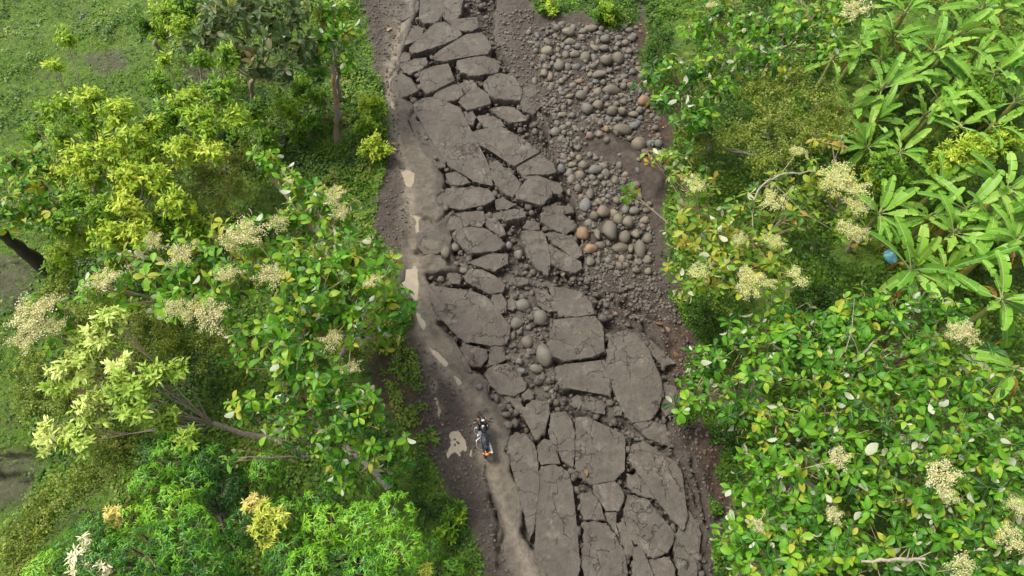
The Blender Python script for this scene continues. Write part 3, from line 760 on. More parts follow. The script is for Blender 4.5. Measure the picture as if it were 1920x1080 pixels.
R1S = [(350,172,95,85,'t'),(530,140,120,60,'t'),(270,138,60,55,'g'),(465,163,70,50,'g'),(595,185,75,45,'b'),(370,250,85,65,'t'),(432,283,60,55,'g'),(405,345,70,62,'t'),(335,350,60,65,'d'),(480,368,80,90,'d'),(553,375,62,85,'g'),(640,230,80,70,'g'),(628,300,70,65,'g'),(648,392,100,85,'t'),(585,245,38,55,'t'),(745,215,65,50,'b'),(840,225,65,60,'b'),(790,125,60,60,'g'),(825,155,60,50,'g'),(190,325,100,80,'t'),(275,305,40,60,'t'),(165,492,65,70,'t'),(213,520,55,65,'r'),(352,445,70,75,'g'),(420,450,70,65,'b'),(280,435,75,85,'g'),(437,553,60,50,'o'),(595,503,105,65,'t'),(690,622,125,85,'d'),(583,637,75,75,'t'),(798,555,52,48,'t'),(673,475,60,42,'b'),(740,265,45,50,'b'),(725,305,50,45,'g'),(795,255,55,50,'t'),(860,200,70,40,'g'),(70,255,70,40,'t'),(455,670,110,80,'g'),(500,768,100,95,'g'),(583,745,90,80,'t'),(773,785,70,70,'t'),(783,713,65,50,'g'),(942,715,100,95,'o'),(858,812,75,60,'t'),(905,780,65,60,'g'),(862,898,75,65,'b'),(690,790,95,75,'d'),(765,935,150,115,'d'),(648,925,55,65,'o'),(250,945,75,80,'g'),(320,955,45,45,'t'),(385,818,58,48,'b'),(470,840,32,40,'b'),(745,375,100,110,'d'),(630,560,48,50,'g'),(565,560,60,40,'b'),(840,590,70,60,'d'),(740,845,75,40,'b'),(668,848,60,38,'b'),(915,845,50,55,'b'),(905,1040,120,120,'t'),(830,1000,50,45,'t'),(1055,1035,65,70,'b'),(750,60,75,75,'d'),(290,620,40,65,'g'),(300,550,45,50,'t'),(360,668,60,35,'o'),(730,730,55,45,'r')]
R2S = [(197,155,48,65,'t'),(247,172,50,55,'t'),(120,248,60,65,'b'),(175,280,65,75,'g'),(272,225,70,60,'t'),(250,298,80,80,'t'),(195,222,60,45,'t'),(120,318,50,55,'g'),(415,235,70,60,'t'),(355,260,95,70,'b'),(500,330,60,80,'t'),(285,362,60,45,'d'),(335,315,50,60,'g'),(235,385,60,60,'d'),(185,410,60,75,'g'),(320,425,55,85,'d'),(283,502,80,105,'b'),(245,585,90,85,'d'),(412,552,90,105,'r'),(350,577,65,65,'d'),(487,560,70,75,'t'),(515,600,70,85,'t'),(580,625,90,85,'t'),(455,680,115,150,'d'),(265,702,105,100,'o'),(370,700,55,110,'t'),(557,725,75,95,'d'),(638,702,60,75,'t'),(720,735,65,80,'d'),(668,815,90,135,'d'),(325,808,92,72,'o'),(258,800,45,45,'w'),(322,893,60,80,'g'),(395,780,80,60,'d'),(530,800,120,80,'d'),(625,540,70,60,'g'),(635,362,65,60,'d'),(505,470,55,60,'d'),(565,530,50,75,'b'),(668,445,35,60,'d'),(595,40,45,35,'t'),(795,75,60,65,'b'),(690,648,50,40,'r'),(605,805,40,75,'t'),(235,1012,110,65,'g'),(445,890,60,50,'t'),(640,955,60,45,'d'),(725,965,55,50,'t'),(125,1015,40,55,'g'),(415,465,45,40,'t'),(450,445,60,40,'b')]
UNIQUE = {('R1',530,140): "long yellowish stone at the top of the upper stone bank", ('R1',350,172): "blocky pale tan stone near the top of the upper stone bank",
          ('R1',942,715): "round rusty orange boulder under the overhanging leaves at the bank's edge", ('R1',690,622): "large smooth brown oval stone in the middle of the upper bank",
          ('R1',765,935): "biggest brown boulder just above the bare earth ridge", ('R1',437,553): "small orange stone among blue-grey pebbles in the upper bank", ('R1',905,1040): "broad tan boulder at the upper end of the earth ridge",
          ('R1',862,898): "pale blue-grey stone beside the biggest boulder above the earth ridge", ('R1',213,520): "reddish stone at the road edge of the upper bank", ('R1',70,255): "lone tan stone lying on the mud outside the upper bank",
          ('R1',648,925): "pale orange stone at the foot of the biggest brown boulder", ('R1',730,730): "small reddish stone in the lower half of the upper bank", ('R1',360,668): "flat orange pebble on the road side of the upper bank", ('R1',750,60): "brown boulder half hidden in the grass above the stone bank",
          ('R2',412,552): "reddish oval boulder in the lower stone bank", ('R2',455,680): "largest oblong brown boulder in the lower stone bank", ('R2',265,702): "round ochre boulder touching the crust slab at the lower bank",
          ('R2',325,808): "bright orange stone just below the ochre boulder", ('R2',258,800): "small white stone beside the bright orange stone", ('R2',668,815): "tall brown double boulder at the lower bank's far corner",
          ('R2',283,502): "green-grey upright boulder on the road side of the lower bank", ('R2',322,893): "squarish grey stone standing alone below the orange stone", ('R2',235,1012): "flat grey stone lying below the lower bank beside the slab", ('R2',690,648): "small reddish stone on the dark soil beside the lower bank", ('R2',120,248): "blue-grey stone at the slab edge of the lower bank"}
def place_stone(x, y, z, sx, sy, sz, k, rz, label, group, nm="stone"):
    me = ROCKS[k][random.randrange(6)]
    o = link(nm, me, None, (x, y, z), (random.uniform(-.35, .35), random.uniform(-.35, .35), rz), (sx, sy, sz))
    return tag(o, label, "stone", group)
taken = []
GRP = "stones in the banks beside the road"
for reg, lst in (('R1', R1S), ('R2', R2S)):
    for (cx, cy, w, h, k) in lst:
        (u, v), = zpx(reg, [(cx, cy)])
        s = ZOOM[reg][2]
        p = G(u, v)
        mpp = np.linalg.norm(P(u + 1, v) - P(u, v))
        rx = w / s / 2 * mpp * 1.08
        ry = h / s / 2 * mpp * 1.15
        rz_ = min(rx, ry) * 0.85
        bank = "upper" if reg == 'R1' else "lower"
        row = ("near the top" if cy < 300 else "in the middle" if cy < 650 else "at the foot")
        side_ = "on the road side" if cx < (430 if reg == 'R1' else 330) else "towards the thicket" if cx > (680 if reg == 'R1' else 540) else "half way across"
        szw = "big" if w * h > 6000 * (s / 4.15) ** 2 else "small" if w * h < 3200 * (s / 4.15) ** 2 else "middling"
        shp = "long" if w > 1.3 * h else "upright" if h > 1.3 * w else "round"
        lab = UNIQUE.get((reg, cx, cy)) or f"{szw} {shp} {STONE[k][0]} stone {row} of the {bank} bank, {side_}"
        place_stone(p[0], p[1] - rz_ * 0.2, p[2] + rz_ * random.uniform(.3, .6), rx, ry, rz_, k, random.uniform(-.2, .2), lab, GRP)
        taken.append((p[0], p[1], max(rx, ry)))
fr = np.random.default_rng(5)
nfill = 0
cols = ['g'] * 5 + ['b'] * 2 + ['t'] * 6 + ['d'] * 7 + ['r']
for poly, bank, want in ((PILE_HI, "upper", 120), (PILE_LO, "lower", 55)):
    lo, hi = poly.min(0), poly.max(0)
    got = tries = 0
    while got < want and tries < 40000:
        tries += 1
        x, y = lo + fr.random(2) * (hi - lo)
        jj = fr.normal(size=2) * .35
        if not in_poly(np.array([x + jj[0]]), np.array([y + jj[1]]), poly)[0]:
            continue
        r = fr.uniform(0.12, 0.27) if tries < 9000 else fr.uniform(0.09, 0.18)
        if any((x - a) ** 2 + (y - b) ** 2 < ((r + c) * 0.74) ** 2 for a, b, c in taken):
            continue
        k = cols[fr.integers(len(cols))]
        rz_ = r * fr.uniform(0.6, 0.85)
        place_stone(x, y, float(zt(x, y)) + rz_ * fr.uniform(.0, .4), r * fr.uniform(.85, 1.2), r * fr.uniform(.75, 1.0), rz_, k, fr.uniform(0, 6.28),
                    f"small {STONE[k][0]} cobble filling the gaps in the {bank} stone bank", GRP)
        taken.append((x, y, r))
        got += 1
# boulders caught in the wide crack
CRACK_ROCKS = [('B',557,480,75,72,'g',"round grey boulder sunk at the slab's corner in mid road"), ('B',928,518,68,85,'g',"upright grey boulder in the main crack"), ('B',950,810,95,80,'g',"pale grey boulder on top of the crack rubble"),
               ('B',1055,888,112,100,'g',"broad grey boulder wedged beside the square slab"), ('B',917,915,78,78,'d',"brown boulder in the crack rubble below the pale one"), ('C',795,225,70,75,'d',"brown boulder low in the main crack rubble"),
               ('C',880,300,100,130,'g',"long grey boulder leaning in the crack beside the square slab"), ('C',840,365,90,55,'d',"brown boulder under the long leaning one"), ('C',760,375,60,40,'b',"blue-grey stone below the crack boulders"),
               ('C',545,455,40,35,'b',"blue-grey stone on the mud by the tyre track"), ('B',690,1040,30,40,'g',"small grey stone bridging the narrow crack"), ('B',870,470,40,50,'b',"pale blue-grey stone beside the main crack"),
               ('C',750,325,45,40,'g',"grey stone at the left edge of the crack rubble"), ('C',915,480,30,40,'t',"small tan stone below the crack boulders"), ('B',495,490,60,80,'d',"brown stone beside the sunk grey boulder"),
               ('B',1190,640,40,50,'t',"tan stone on the soil below the lower slabs"), ('B',605,600,60,40,'d',"flat brown stone above the narrow tilted slab"), ('B',890,990,50,60,'d',"dark brown stone low in the crack"), ('B',415,625,35,35,'b',"blue-grey pebble on the shoulder mud"),
               ('C',1245,82,36,28,'r',"reddish stone on the soil beyond the square slabs"), ('D',1215,445,34,42,'d',"brown stone set in the slab joint near the deep crack")]
for reg, cx, cy, w, h, k, lab in CRACK_ROCKS:
    (u, v), = zpx(reg, [(cx, cy)])
    s = ZOOM[reg][2]
    p = G(u, v)
    mpp = np.linalg.norm(P(u + 1, v) - P(u, v))
    rx, ry = w / s / 2 * mpp, h / s / 2 * mpp * 1.1
    rz_ = min(rx, ry) * 0.75
    place_stone(p[0], p[1], max(p[2] + rz_ * 0.6, -0.28), rx, ry, rz_, k, random.uniform(-.2, .2), lab, "boulders caught in the main crack", "boulder")

# rubble: crumbs of crust and gravel too many to count
rb_me = rock_mesh("crumb", 77, 1, 0.2)
rv = np.array([v.co for v in rb_me.vertices])
rf = np.array([list(p.vertices) for p in rb_me.polygons])
def rubble(name, label, polys, n, smin, smax, mat, seed, cond=None, wedge=False):
    r = np.random.default_rng(seed)
    allxy = []
    for poly, share in polys:
        lo, hi = poly.min(0), poly.max(0)
        q = lo + r.random((n * 4, 2)) * (hi - lo)
        q = q[in_poly(q[:, 0], q[:, 1], poly)]
        allxy.append(q[:int(n * share)])
    xy = np.concatenate(allxy)
    z = zt(xy[:, 0], xy[:, 1])
    if cond is not None:
        keep = cond(xy, z, r)
        xy, z = xy[keep], z[keep]
    m = len(xy)
    if wedge:      # caught between neighbouring slabs, part way up
        z = np.maximum(z, -0.16 - 0.22 * r.random(m))
    s = smin + (smax - smin) * r.random(m) ** 3
    sc = s[:, None] * (0.6 + 0.6 * r.random((m, 3)))
    a = r.random(m) * 6.28
    V = rv[None] * sc[:, None, :]
    ca, sa = np.cos(a)[:, None], np.sin(a)[:, None]
    V = np.stack([V[..., 0] * ca - V[..., 1] * sa, V[..., 0] * sa + V[..., 1] * ca, V[..., 2]], -1)
    V += np.stack([xy[:, 0], xy[:, 1], z + s * 0.25], -1)[:, None]
    Fc = rf[None] + (np.arange(m) * len(rv))[:, None, None]
    me = make_mesh(name, V.reshape(-1, 3), Fc.reshape(-1, 3), None, False, [mat])
    return tag(link(name, me), label, kind="stuff")
M['crumb'] = simple_mat("crust_crumb", (0.085, 0.072, 0.059), 0.85, var=0.45, nscale=1.7)
M['gravel'] = simple_mat("gravel", (0.095, 0.08, 0.064), 0.85, var=0.45, nscale=2.3)
M['pebble'] = simple_mat("pebble", (0.085, 0.075, 0.06), 0.75, var=0.5, nscale=2.9)
rubble("rubble", "crumbled earth and stone rubble lying in the road cracks", [(CRACK_ZONE, 1.0)], 5200, 0.03, 0.19, M['crumb'], 3)
rubble("pebbles", "small river pebbles packed between the larger stones of the banks", [(PILE_HI, .6), (PILE_LO, .4)], 1500, 0.05, 0.17, M['pebble'], 14)
rubble("crust_fragments", "broken flat fragments of crust fallen into the wide cracks", [(CRACK_ZONE, 1.0)], 2600, 0.06, 0.24, M['slab'], 15, wedge=True)
rubble("gravel", "loose gravel between and around the stone banks", [(PILE_HI, .45), (PILE_LO, .3), (SOIL_EDGE_R, .28), (PV([(1000,180),(1060,200),(1075,330),(1040,320),(1010,260)]), .15), (PV([(1075,500),(1240,500),(1290,600),(1180,600),(1110,560)]), .25), (PV([(930,20),(1000,20),(1040,200),(990,190),(940,100)]), .18)], 4200, 0.02, 0.12, M['gravel'], 4)
rubble("mud_clods", "small mud clods scattered on the road shoulder", [(PV([(660,-10),(760,-10),(740,120),(750,260),(770,420),(740,500),(690,430),(715,300),(700,120)]), 1.0), (PV([(780,640),(860,720),(900,860),(960,1080),(900,1080),(840,900),(780,800)]), .8), (PV([(1250,690),(1330,880),(1350,1080),(1300,1080),(1250,850)]), .5)], 1100, 0.02, 0.09, M['crumb'], 6)

# ------------------------------------------------------------------ leaf and branch builders
def unit(a):
    return a / np.maximum(np.linalg.norm(a, axis=-1, keepdims=True), 1e-9)

TPL = {  # stations along the blade and half widths
    'broad': (np.array([0, .16, .42, .72, .92, 1.0]), np.array([.05, .42, .86, 1.0, .55, .06])),
    'oval': (np.array([0, .15, .38, .65, .88, 1.0]), np.array([.05, .55, 1.0, .92, .45, .04])),
    'lance': (np.array([0, .45, 1.0]), np.array([.12, 1.0, .06])),
    'lance4': (np.array([0, .3, .7, 1.0]), np.array([.12, .95, .75, .05])),
    'blade': (np.array([0, 1.0]), np.array([1.0, .12])),
    'herb': (np.array([0, .4, .8, 1.0]), np.array([.1, 1.0, .7, .08])),
}
def leaves(pos, axis, up, L, W, droop, fold, tint, tpl='broad', cols=3):
    t, hw = TPL[tpl]
    n, S = len(pos), len(t)
    a = unit(axis)
    s = unit(np.cross(a, up))
    nn = np.cross(s, a)
    side = np.array([-1, 0, 1.0]) if cols == 3 else np.array([-1, 1.0])
    K = len(side)
    L = np.broadcast_to(L, n)[:, None, None]
    W = np.broadcast_to(W, n)[:, None, None]
    dr = np.broadcast_to(droop, n)[:, None, None]
    fo = np.broadcast_to(fold, n)[:, None, None]
    tt = t[None, :, None] + 0 * side[None, None, :]
    ww = hw[None, :, None] * side[None, None, :]
    al = tt * L * (1 - 0.25 * np.abs(dr) * tt)
    sd = ww * W
    ht = -dr * tt ** 2 * L + fo * np.abs(ww) * W
    V = pos[:, None, None, :] + a[:, None, None, :] * al[..., None] + s[:, None, None, :] * sd[..., None] + nn[:, None, None, :] * ht[..., None]
    base = np.arange(S * K).reshape(S, K)
    q = np.stack([base[:-1, :-1], base[:-1, 1:], base[1:, 1:], base[1:, :-1]], -1).reshape(-1, 4)
    Fq = (q[None] + (np.arange(n) * S * K)[:, None, None]).reshape(-1, 4)
    ti = np.repeat(np.broadcast_to(tint, n), S * K)
    ed = np.tile(np.broadcast_to(np.abs(side), (S, K)).ravel(), n)
    return V.reshape(-1, 3), Fq, ti, ed

class Batch:
    def __init__(self):
        self.V, self.F, self.T, self.E, self.n = [], [], [], [], 0
    def add(self, V, F, T, E):
        self.V.append(V)
        self.F.append(F + self.n)
        self.T.append(T)
        self.E.append(E)
        self.n += len(V)
    def mesh(self, name, mat, origin=None):
        V = np.concatenate(self.V)
        if origin is not None:
            V = V - np.asarray(origin)
        return make_mesh(name, V, np.concatenate(self.F), {'tint': np.concatenate(self.T), 'edge': np.concatenate(self.E)}, False, [mat])

def tube(pts, rad, k=6):
    pts = np.asarray(pts, float)
    rad = np.asarray(rad, float)
    n = len(pts)
    d = unit(np.gradient(pts, axis=0))
    ref = np.array([0.31, 0.17, 0.93])
    s = unit(np.cross(d, ref))
    b = np.cross(d, s)
    ang = np.arange(k) / k * 2 * np.pi
    V = pts[:, None] + rad[:, None, None] * (np.cos(ang)[None, :, None] * s[:, None] + np.sin(ang)[None, :, None] * b[:, None])
    i = np.arange(n * k).reshape(n, k)
    F = np.stack([i[:-1], np.roll(i, -1, 1)[:-1], np.roll(i, -1, 1)[1:], i[1:]], -1).reshape(-1, 4)
    return V.reshape(-1, 3), F

def join(parts):
    V, F, n = [], [], 0
    for v, f in parts:
        V.append(v)
        F.append(f + n)
        n += len(v)
    return np.concatenate(V), np.concatenate(F)

def bez(a, b, c, n=7):
    t = np.linspace(0, 1, n)[:, None]
    return (1 - t) ** 2 * a + 2 * t * (1 - t) * b + t ** 2 * c

def wob(pts, r, amp):
    p = pts.copy()
    p[1:-1] += r.normal(size=(len(p) - 2, 3)) * amp
    return p

# single leaf meshes shared by the outermost leaves of the broad-leaved trees
def leaf_variants(matkey, n, seed, L=0.5):
    r = np.random.default_rng(seed)
    out = []
    for i in range(n):
        l = L * r.uniform(0.6, 1.2)
        V, F, T, E = leaves(np.zeros((1, 3)), np.array([[1.0, 0, 0]]), np.array([[0, 0, 1.0]]), l, l * r.uniform(.20, .30), r.uniform(.0, .7), r.uniform(.05, .6), r.uniform(0.05, 0.97), ('broad', 'oval')[i % 2])
        out.append(make_mesh("leaf", V, F, {'tint': T, 'edge': E}, False, [M[matkey]]))
    return out
LEAFV = {k: leaf_variants(k, 20, 40 + i, .37) for i, k in enumerate(('teak', 'teak_dull', 'teak_yellow'))}

def basis_quat(a, up):
    a = Vector(a).normalized()
    s = a.cross(Vector(up))
    s = s.normalized() if s.length > 1e-4 else Vector((0, 1, 0))
    n = s.cross(a)
    return Matrix((a, -s, n)).transposed().to_euler()

# flower panicles
def panicle(seed, mat):
    r = np.random.default_rng(seed)
    B = Batch()
    n = 1300
    # clumped florets on a loose dome
    nb = 26
    bd_ = unit(np.stack([r.normal(size=nb), r.normal(size=nb), np.abs(r.normal(size=nb)) * 0.7 + 0.1], 1)) * (0.28 + 0.26 * r.random((nb, 1)))
    bd_[:, 2] *= 0.8
    pick = r.integers(nb, size=n)
    f = r.random((n, 1)) ** 0.6
    pos = bd_[pick] * (0.35 + 0.75 * f) + r.normal(size=(n, 3)) * 0.06
    pos[:, 2] *= 0.6
    ax = unit(r.normal(size=(n, 3)) + np.array([0, 0, .2]))
    up = unit(r.normal(size=(n, 3)) + np.array([0, 0, 1.2]))
    B.add(*leaves(pos, ax, up, 0.03 + 0.025 * r.random(n), 0.014, 0.0, 0.2, r.random(n), 'lance', 2))
    me_f = B.mesh("flower_cluster", mat)
    return me_f
PAN = {'w': [panicle(60 + i, M['flower']) for i in range(4)], 'y': [panicle(70 + i, M['flower_y']) for i in range(4)]}

def clump_points(r, n, rad, flat=0.75, shell=0.55, up=0.35):
    d = unit(r.normal(size=(n, 3)) + np.array([0, 0, up]))
    rr = rad * (shell + (1 - shell) * r.random((n, 1))) ** 0.9
    p = d * rr
    p[:, 2] *= flat
    return p, d

TREE_N = [0]
def tree(name, label, cat, blobs, sp, base=None, mat=None, group=None, flowers=(), seed=None, bark='bark', trunk_r=0.14, dens=1.0, tipz=None, singles=110, leafsize=1.0, limb_scale=1.0, fl='w', tintoff=0.0, cluster=None):
    """blobs: (u, v, z, r) foliage masses"""
    TREE_N[0] += 1
    r = np.random.default_rng(seed or (1000 + TREE_N[0]))
    cs = [(P(u, v, z + (r.uniform(-1.1, .7) if sp == 'mango' else 0)), rad * (.80 if sp == 'mango' else 1)) for u, v, z, rad in blobs]
    cen = np.mean([c for c, _ in cs], axis=0)
    if base is None:
        bx, by = cen[0], cen[1]
    else:
        q = G(*base)
        bx, by = q[0], q[1]
    bz = float(zt(bx, by)) - 0.05
    b0 = np.array([bx, by, bz])
    root = thing(name, label, cat, b0, group)
    zmin = min(c[2] for c, _ in cs)
    fork = b0 * 0.45 + cen * 0.55
    fork[2] = bz + max(0.5, (zmin - bz) * 0.55)
    tp = wob(bez(b0, np.array([bx, by, (bz + fork[2]) / 2]), fork, 6), r, 0.04)
    V, F = tube(tp - b0, np.linspace(trunk_r, trunk_r * 0.7, 6), 8)
    link("trunk", make_mesh("trunk", V, F, None, True, [M[bark]]), root)
    twigs, B = [], Batch()
    whorls = []
    for c, rad in cs:
        mid = fork * 0.5 + c * 0.5 + np.array([0, 0, -0.15 * rad])
        lp = wob(bez(fork, mid, c, 7), r, 0.06 * rad)
        V, F = tube(lp - b0, np.linspace(trunk_r * 0.5, 0.022, 7) * limb_scale, 6)
        link("limb", make_mesh("limb", V, F, None, True, [M[bark]]), root)
        cl = vn = None
        if sp == 'teak':
            nt_ = max(4, int(29 * rad * rad * dens))
            pts, dd = clump_points(r, nt_, rad * 1.08, 0.75, 0.2, 0.15)
            for p, d in zip(pts, dd):
                tip = c + p
                st = lp[r.integers(3, 7)]
                m_ = (st + tip) / 2 + np.array([0, 0, -0.1 * rad])
                twigs.append(tube(bez(st, m_, tip, 4) - b0, [.018, .015, .012, .009], 4))
                whorls.append((tip, unit(d * 0.8 + np.array([0, 0, 0.75]) + r.normal(size=3) * 0.3), r.random()))
        elif sp in ('mango', 'lance', 'pale'):
            nt_ = max(5, int({'mango': 100, 'lance': 46, 'pale': 34}[sp] * rad * rad * dens))
            pts, dd = clump_points(r, nt_, rad, 0.9, {'mango': .92, 'lance': .25, 'pale': .35}[sp], 0.55 if sp == 'mango' else 0.4)
            tips = c + pts
            for k in range(0, nt_, {'mango': 9, 'lance': 3, 'pale': 2}[sp]):
                st = lp[r.integers(4, 7)]
                twigs.append(tube(np.array([st, (st + tips[k]) / 2 + np.array([0, 0, -.05]), tips[k]]) - b0, [.016, .012, .008], 4))
            npl = {'mango': 12, 'lance': 15, 'pale': 18}[sp]
            ctint = r.normal(size=nt_) * 0.1 + r.choice([-.24, -.06, .1, .22]) + {'mango': .48, 'lance': .5, 'pale': .55}[sp] + tintoff
            ax0 = np.repeat(unit(dd * 0.8 + np.array([0, 0, 0.7])), npl, 0)
            n = nt_ * npl
            rd = unit(r.normal(size=(n, 3)))
            rd = unit(rd - ax0 * np.sum(rd * ax0, 1, keepdims=True))
            if sp == 'mango':
                ax = unit(rd + ax0 * r.uniform(-0.15, 0.45, (n, 1)))
                L = r.uniform(.13, .22, n) * leafsize
                pos = np.repeat(tips, npl, 0) + r.normal(size=(n, 3)) * 0.03
                B.add(*leaves(pos, ax, ax0 + rd * 0.2 + 1e-3, L, L * .10, r.uniform(.3, .9, n), .3, np.repeat(ctint, npl) + r.normal(size=n) * 0.1, 'lance4', 2))
            elif sp == 'lance':
                ax = unit(rd + ax0 * r.uniform(0.0, 1.3, (n, 1)))
                L = r.uniform(.17, .30, n) * leafsize
                pos = np.repeat(tips, npl, 0) - ax0 * r.uniform(0, .45, (n, 1)) + r.normal(size=(n, 3)) * 0.05
                B.add(*leaves(pos, ax, ax0 + 1e-3, L, L * .17, r.uniform(0, .4, n), .2, np.repeat(ctint, npl) + r.normal(size=n) * 0.1, 'lance4', 2))
            else:
                ax = unit(rd * 0.9 + ax0 * r.uniform(0.4, 1.5, (n, 1)))
                L = r.uniform(.20, .34, n) * leafsize
                pos = np.repeat(tips, npl, 0) - ax0 * r.uniform(0, .5, (n, 1)) + r.normal(size=(n, 3)) * 0.04
                B.add(*leaves(pos, ax, ax0 + 1e-3, L, L * .16, r.uniform(.1, .5, n), .2, np.repeat(ctint, npl) + r.normal(size=n) * 0.1, 'lance4', 2))
        elif sp == 'fine':
            n = int(1500 * rad * rad * dens)
            pts, dd = clump_points(r, n, rad, 0.75, 0.45, 0.3)
            # gather small leaves along drooping sprays
            ns = max(6, int(26 * rad * rad))
            sp_p, sp_d = clump_points(r, ns, rad, 0.75, 0.5, 0.35)
            pick = r.integers(ns, size=n)
            pos = c + sp_p[pick] + sp_d[pick] * r.uniform(-.45, .25, (n, 1)) + r.normal(size=(n, 3)) * 0.09
            for k in range(0, ns, 2):
                twigs.append(tube(np.array([c, c + sp_p[k] * .6, c + sp_p[k] + sp_d[k] * .1]) - b0, [.012, .009, .005], 4))
            ax = unit(r.normal(size=(n, 3)) + sp_d[pick] * 0.5)
            up_ = unit(r.normal(size=(n, 3)) * .5 + np.array([0, 0, 1]))
            L = r.uniform(.07, .14, n) * leafsize
            B.add(*leaves(pos, ax, up_, L, L * .26, .2, .1, r.normal(size=ns)[pick] * 0.16 + r.normal(size=n) * .1 + 0.5 + tintoff, 'lance', 2))
    # whorls of broad leaves: the highest become single leaves, the rest one crown mass
    if whorls:
        whorls.sort(key=lambda w: -w[0][2])
        vs = LEAFV[mat or 'teak']
        used = 0
        bp, ba, bu, bl, bt, bdp = [], [], [], [], [], []
        for tip, axis, rnd in whorls:
            nl = int(r.integers(4, 9))
            ph = r.random() * 6.28
            s = unit(np.cross(axis, [0.3, 0.9, 0.1]))
            b = np.cross(axis, s)
            wt = np.clip(r.normal() * 0.25 + 0.46 + tintoff, 0, 1)
            wsz = r.uniform(.75, 1.15) * leafsize
            for k in range(nl):
                an = ph + k * 6.283 / nl + r.normal() * 0.2
                rd = s * math.cos(an) + b * math.sin(an)
                el = r.uniform(-0.6, 0.8)
                if r.random() < .06:
                    el = 1.6
                ax = unit(rd + axis * el)
                upv = unit(axis + rd * (-0.2) + r.normal(size=3) * 0.32)
                if r.random() < 0.05:
                    upv = -upv
                p = tip - axis * r.uniform(0, .16) + rd * 0.04
                if used < singles:
                    o = link("leaf", vs[int(r.integers(len(vs)))], root, p - b0, basis_quat(ax, upv))
                    f = wsz * r.uniform(.8, 1.1)
                    o.scale = (f, f, f)
                    used += 1
                else:
                    bp.append(p); ba.append(ax); bu.append(upv)
                    bl.append(0.36 * wsz * r.uniform(.45, 1.25)); bt.append(wt + r.normal() * .14); bdp.append(r.uniform(.0, .7))
        if bp:
            bl = np.array(bl)
            B.add(*leaves(np.array(bp), np.array(ba), np.array(bu), bl, bl * r.uniform(.19, .31, len(bl)), np.array(bdp), r.uniform(.05, .5, len(bl)), np.array(bt), 'broad' if r.random() < .5 else 'oval'))
    if B.V:
        o = link("crown", B.mesh("crown", M[mat or sp], b0), root)
        o["kind"] = "stuff"
    if twigs:
        V, F = join(twigs)
        o = link("twigs", make_mesh("twigs", V, F, None, False, [M['twig']]), root)
        o["kind"] = "stuff"
    for (u, v, z, s) in flowers:
        p = P(u, v, z)
        o = link("flower_cluster", PAN[fl][int(r.integers(4))], root, p - b0, (r.normal() * .25, r.normal() * .25, r.random() * 6), (s * r.uniform(.7, 1.0), s * r.uniform(.6, .95), s * .8))
        o["kind"] = "stuff"
        st = min((c for c, _ in cs), key=lambda c: np.linalg.norm(c - p))
        V, F = tube(bez(st, (st + p) / 2 + np.array([0, 0, -.1]), p + np.array([0, 0, .1]), 4) - b0, [.022, .018, .014, .01], 5)
        link("flower_stalk", make_mesh("flower_stalk", V, F, None, False, [M['twig']]), root)
    if cluster:
        for (u, v, z, rad, key) in cluster:
            c = P(u, v, z)
            nt_ = max(8, int(150 * rad * rad))
            pts, dd = clump_points(r, nt_, rad * 1.15, 0.8, .6, .5)
            npl = 12
            n = nt_ * npl
            ax0 = np.repeat(unit(dd * .8 + np.array([0, 0, .7])), npl, 0)
            rd = unit(r.normal(size=(n, 3)))
            ax = unit(rd + ax0 * .4)
            L = r.uniform(.14, .24, n)
            BB = Batch()
            BB.add(*leaves(np.repeat(c + pts, npl, 0), ax, ax0 + 1e-3, L, L * .13, r.uniform(.3, .8, n), .3, np.clip((r.normal(size=n) * .15 + {'y': .38, 'o': .85, 'p': .85}[key]), 0, 1), 'lance4', 3))
            o = link("young_shoot", BB.mesh("young_shoot", M['flower' if key == 'p' else 'young'], b0), root)
            o["kind"] = "stuff"
    return root


# ------------------------------------------------------------------ broad-leaved flowering trees, road's near side
tree("broad_leaf_tree", "broad-leaved tree with a white flower head nearest the road, beside the grass strip", "tree",
     [(500,308,5.6,.9),(555,345,6,.8),(610,372,6.2,.8),(645,400,6.2,.8),(560,405,6.4,1.1),(620,440,6.0,.9)], 'teak', base=(600,520), flowers=[(628,372,6.9,1.0),(640,398,6.7,.9),(520,420,6.9,1.0)], singles=120, tintoff=.17)
tree("broad_leaf_tree", "broad-leaved tree covered with big cream flower heads in mid thicket", "tree",
     [(450,440,7.2,1.2),(360,480,7,1.2),(510,490,7.4,1.3),(430,540,7.4,1.3),(300,540,6.8,1.1),(240,500,6.4,1.0),(190,540,6.2,.9),(340,560,7,1.1)], 'teak', base=(430,640), dens=.8,
     flowers=[(470,440,8.1,1.5),(440,455,7.9,1.2),(340,480,7.6,1.2),(430,515,8.2,1.3),(505,520,8.2,1.3),(195,525,7.0,1.3),(330,580,7.6,1.0),(290,455,7,.9),(395,600,8.0,1.5),(360,585,7.8,1.1)], singles=140, tintoff=.18)
tree("broad_leaf_tree", "bright green broad-leaved tree reaching over the road shoulder opposite the stone banks", "tree",
     [(640,480,6.6,1.2),(690,525,6.2,1.1),(735,570,5.6,.8),(600,550,7,1.3),(660,590,6.4,1.2),(550,600,7.2,1.3),(738,482,5.2,.4),(735,630,4.6,.6),(580,500,7.0,1.1)], 'teak', base=(640,690), dens=1.05,
     flowers=[(700,530,7.0,.9),(620,640,7.0,1.0),(655,690,6.4,.9)], singles=160, tintoff=.15)
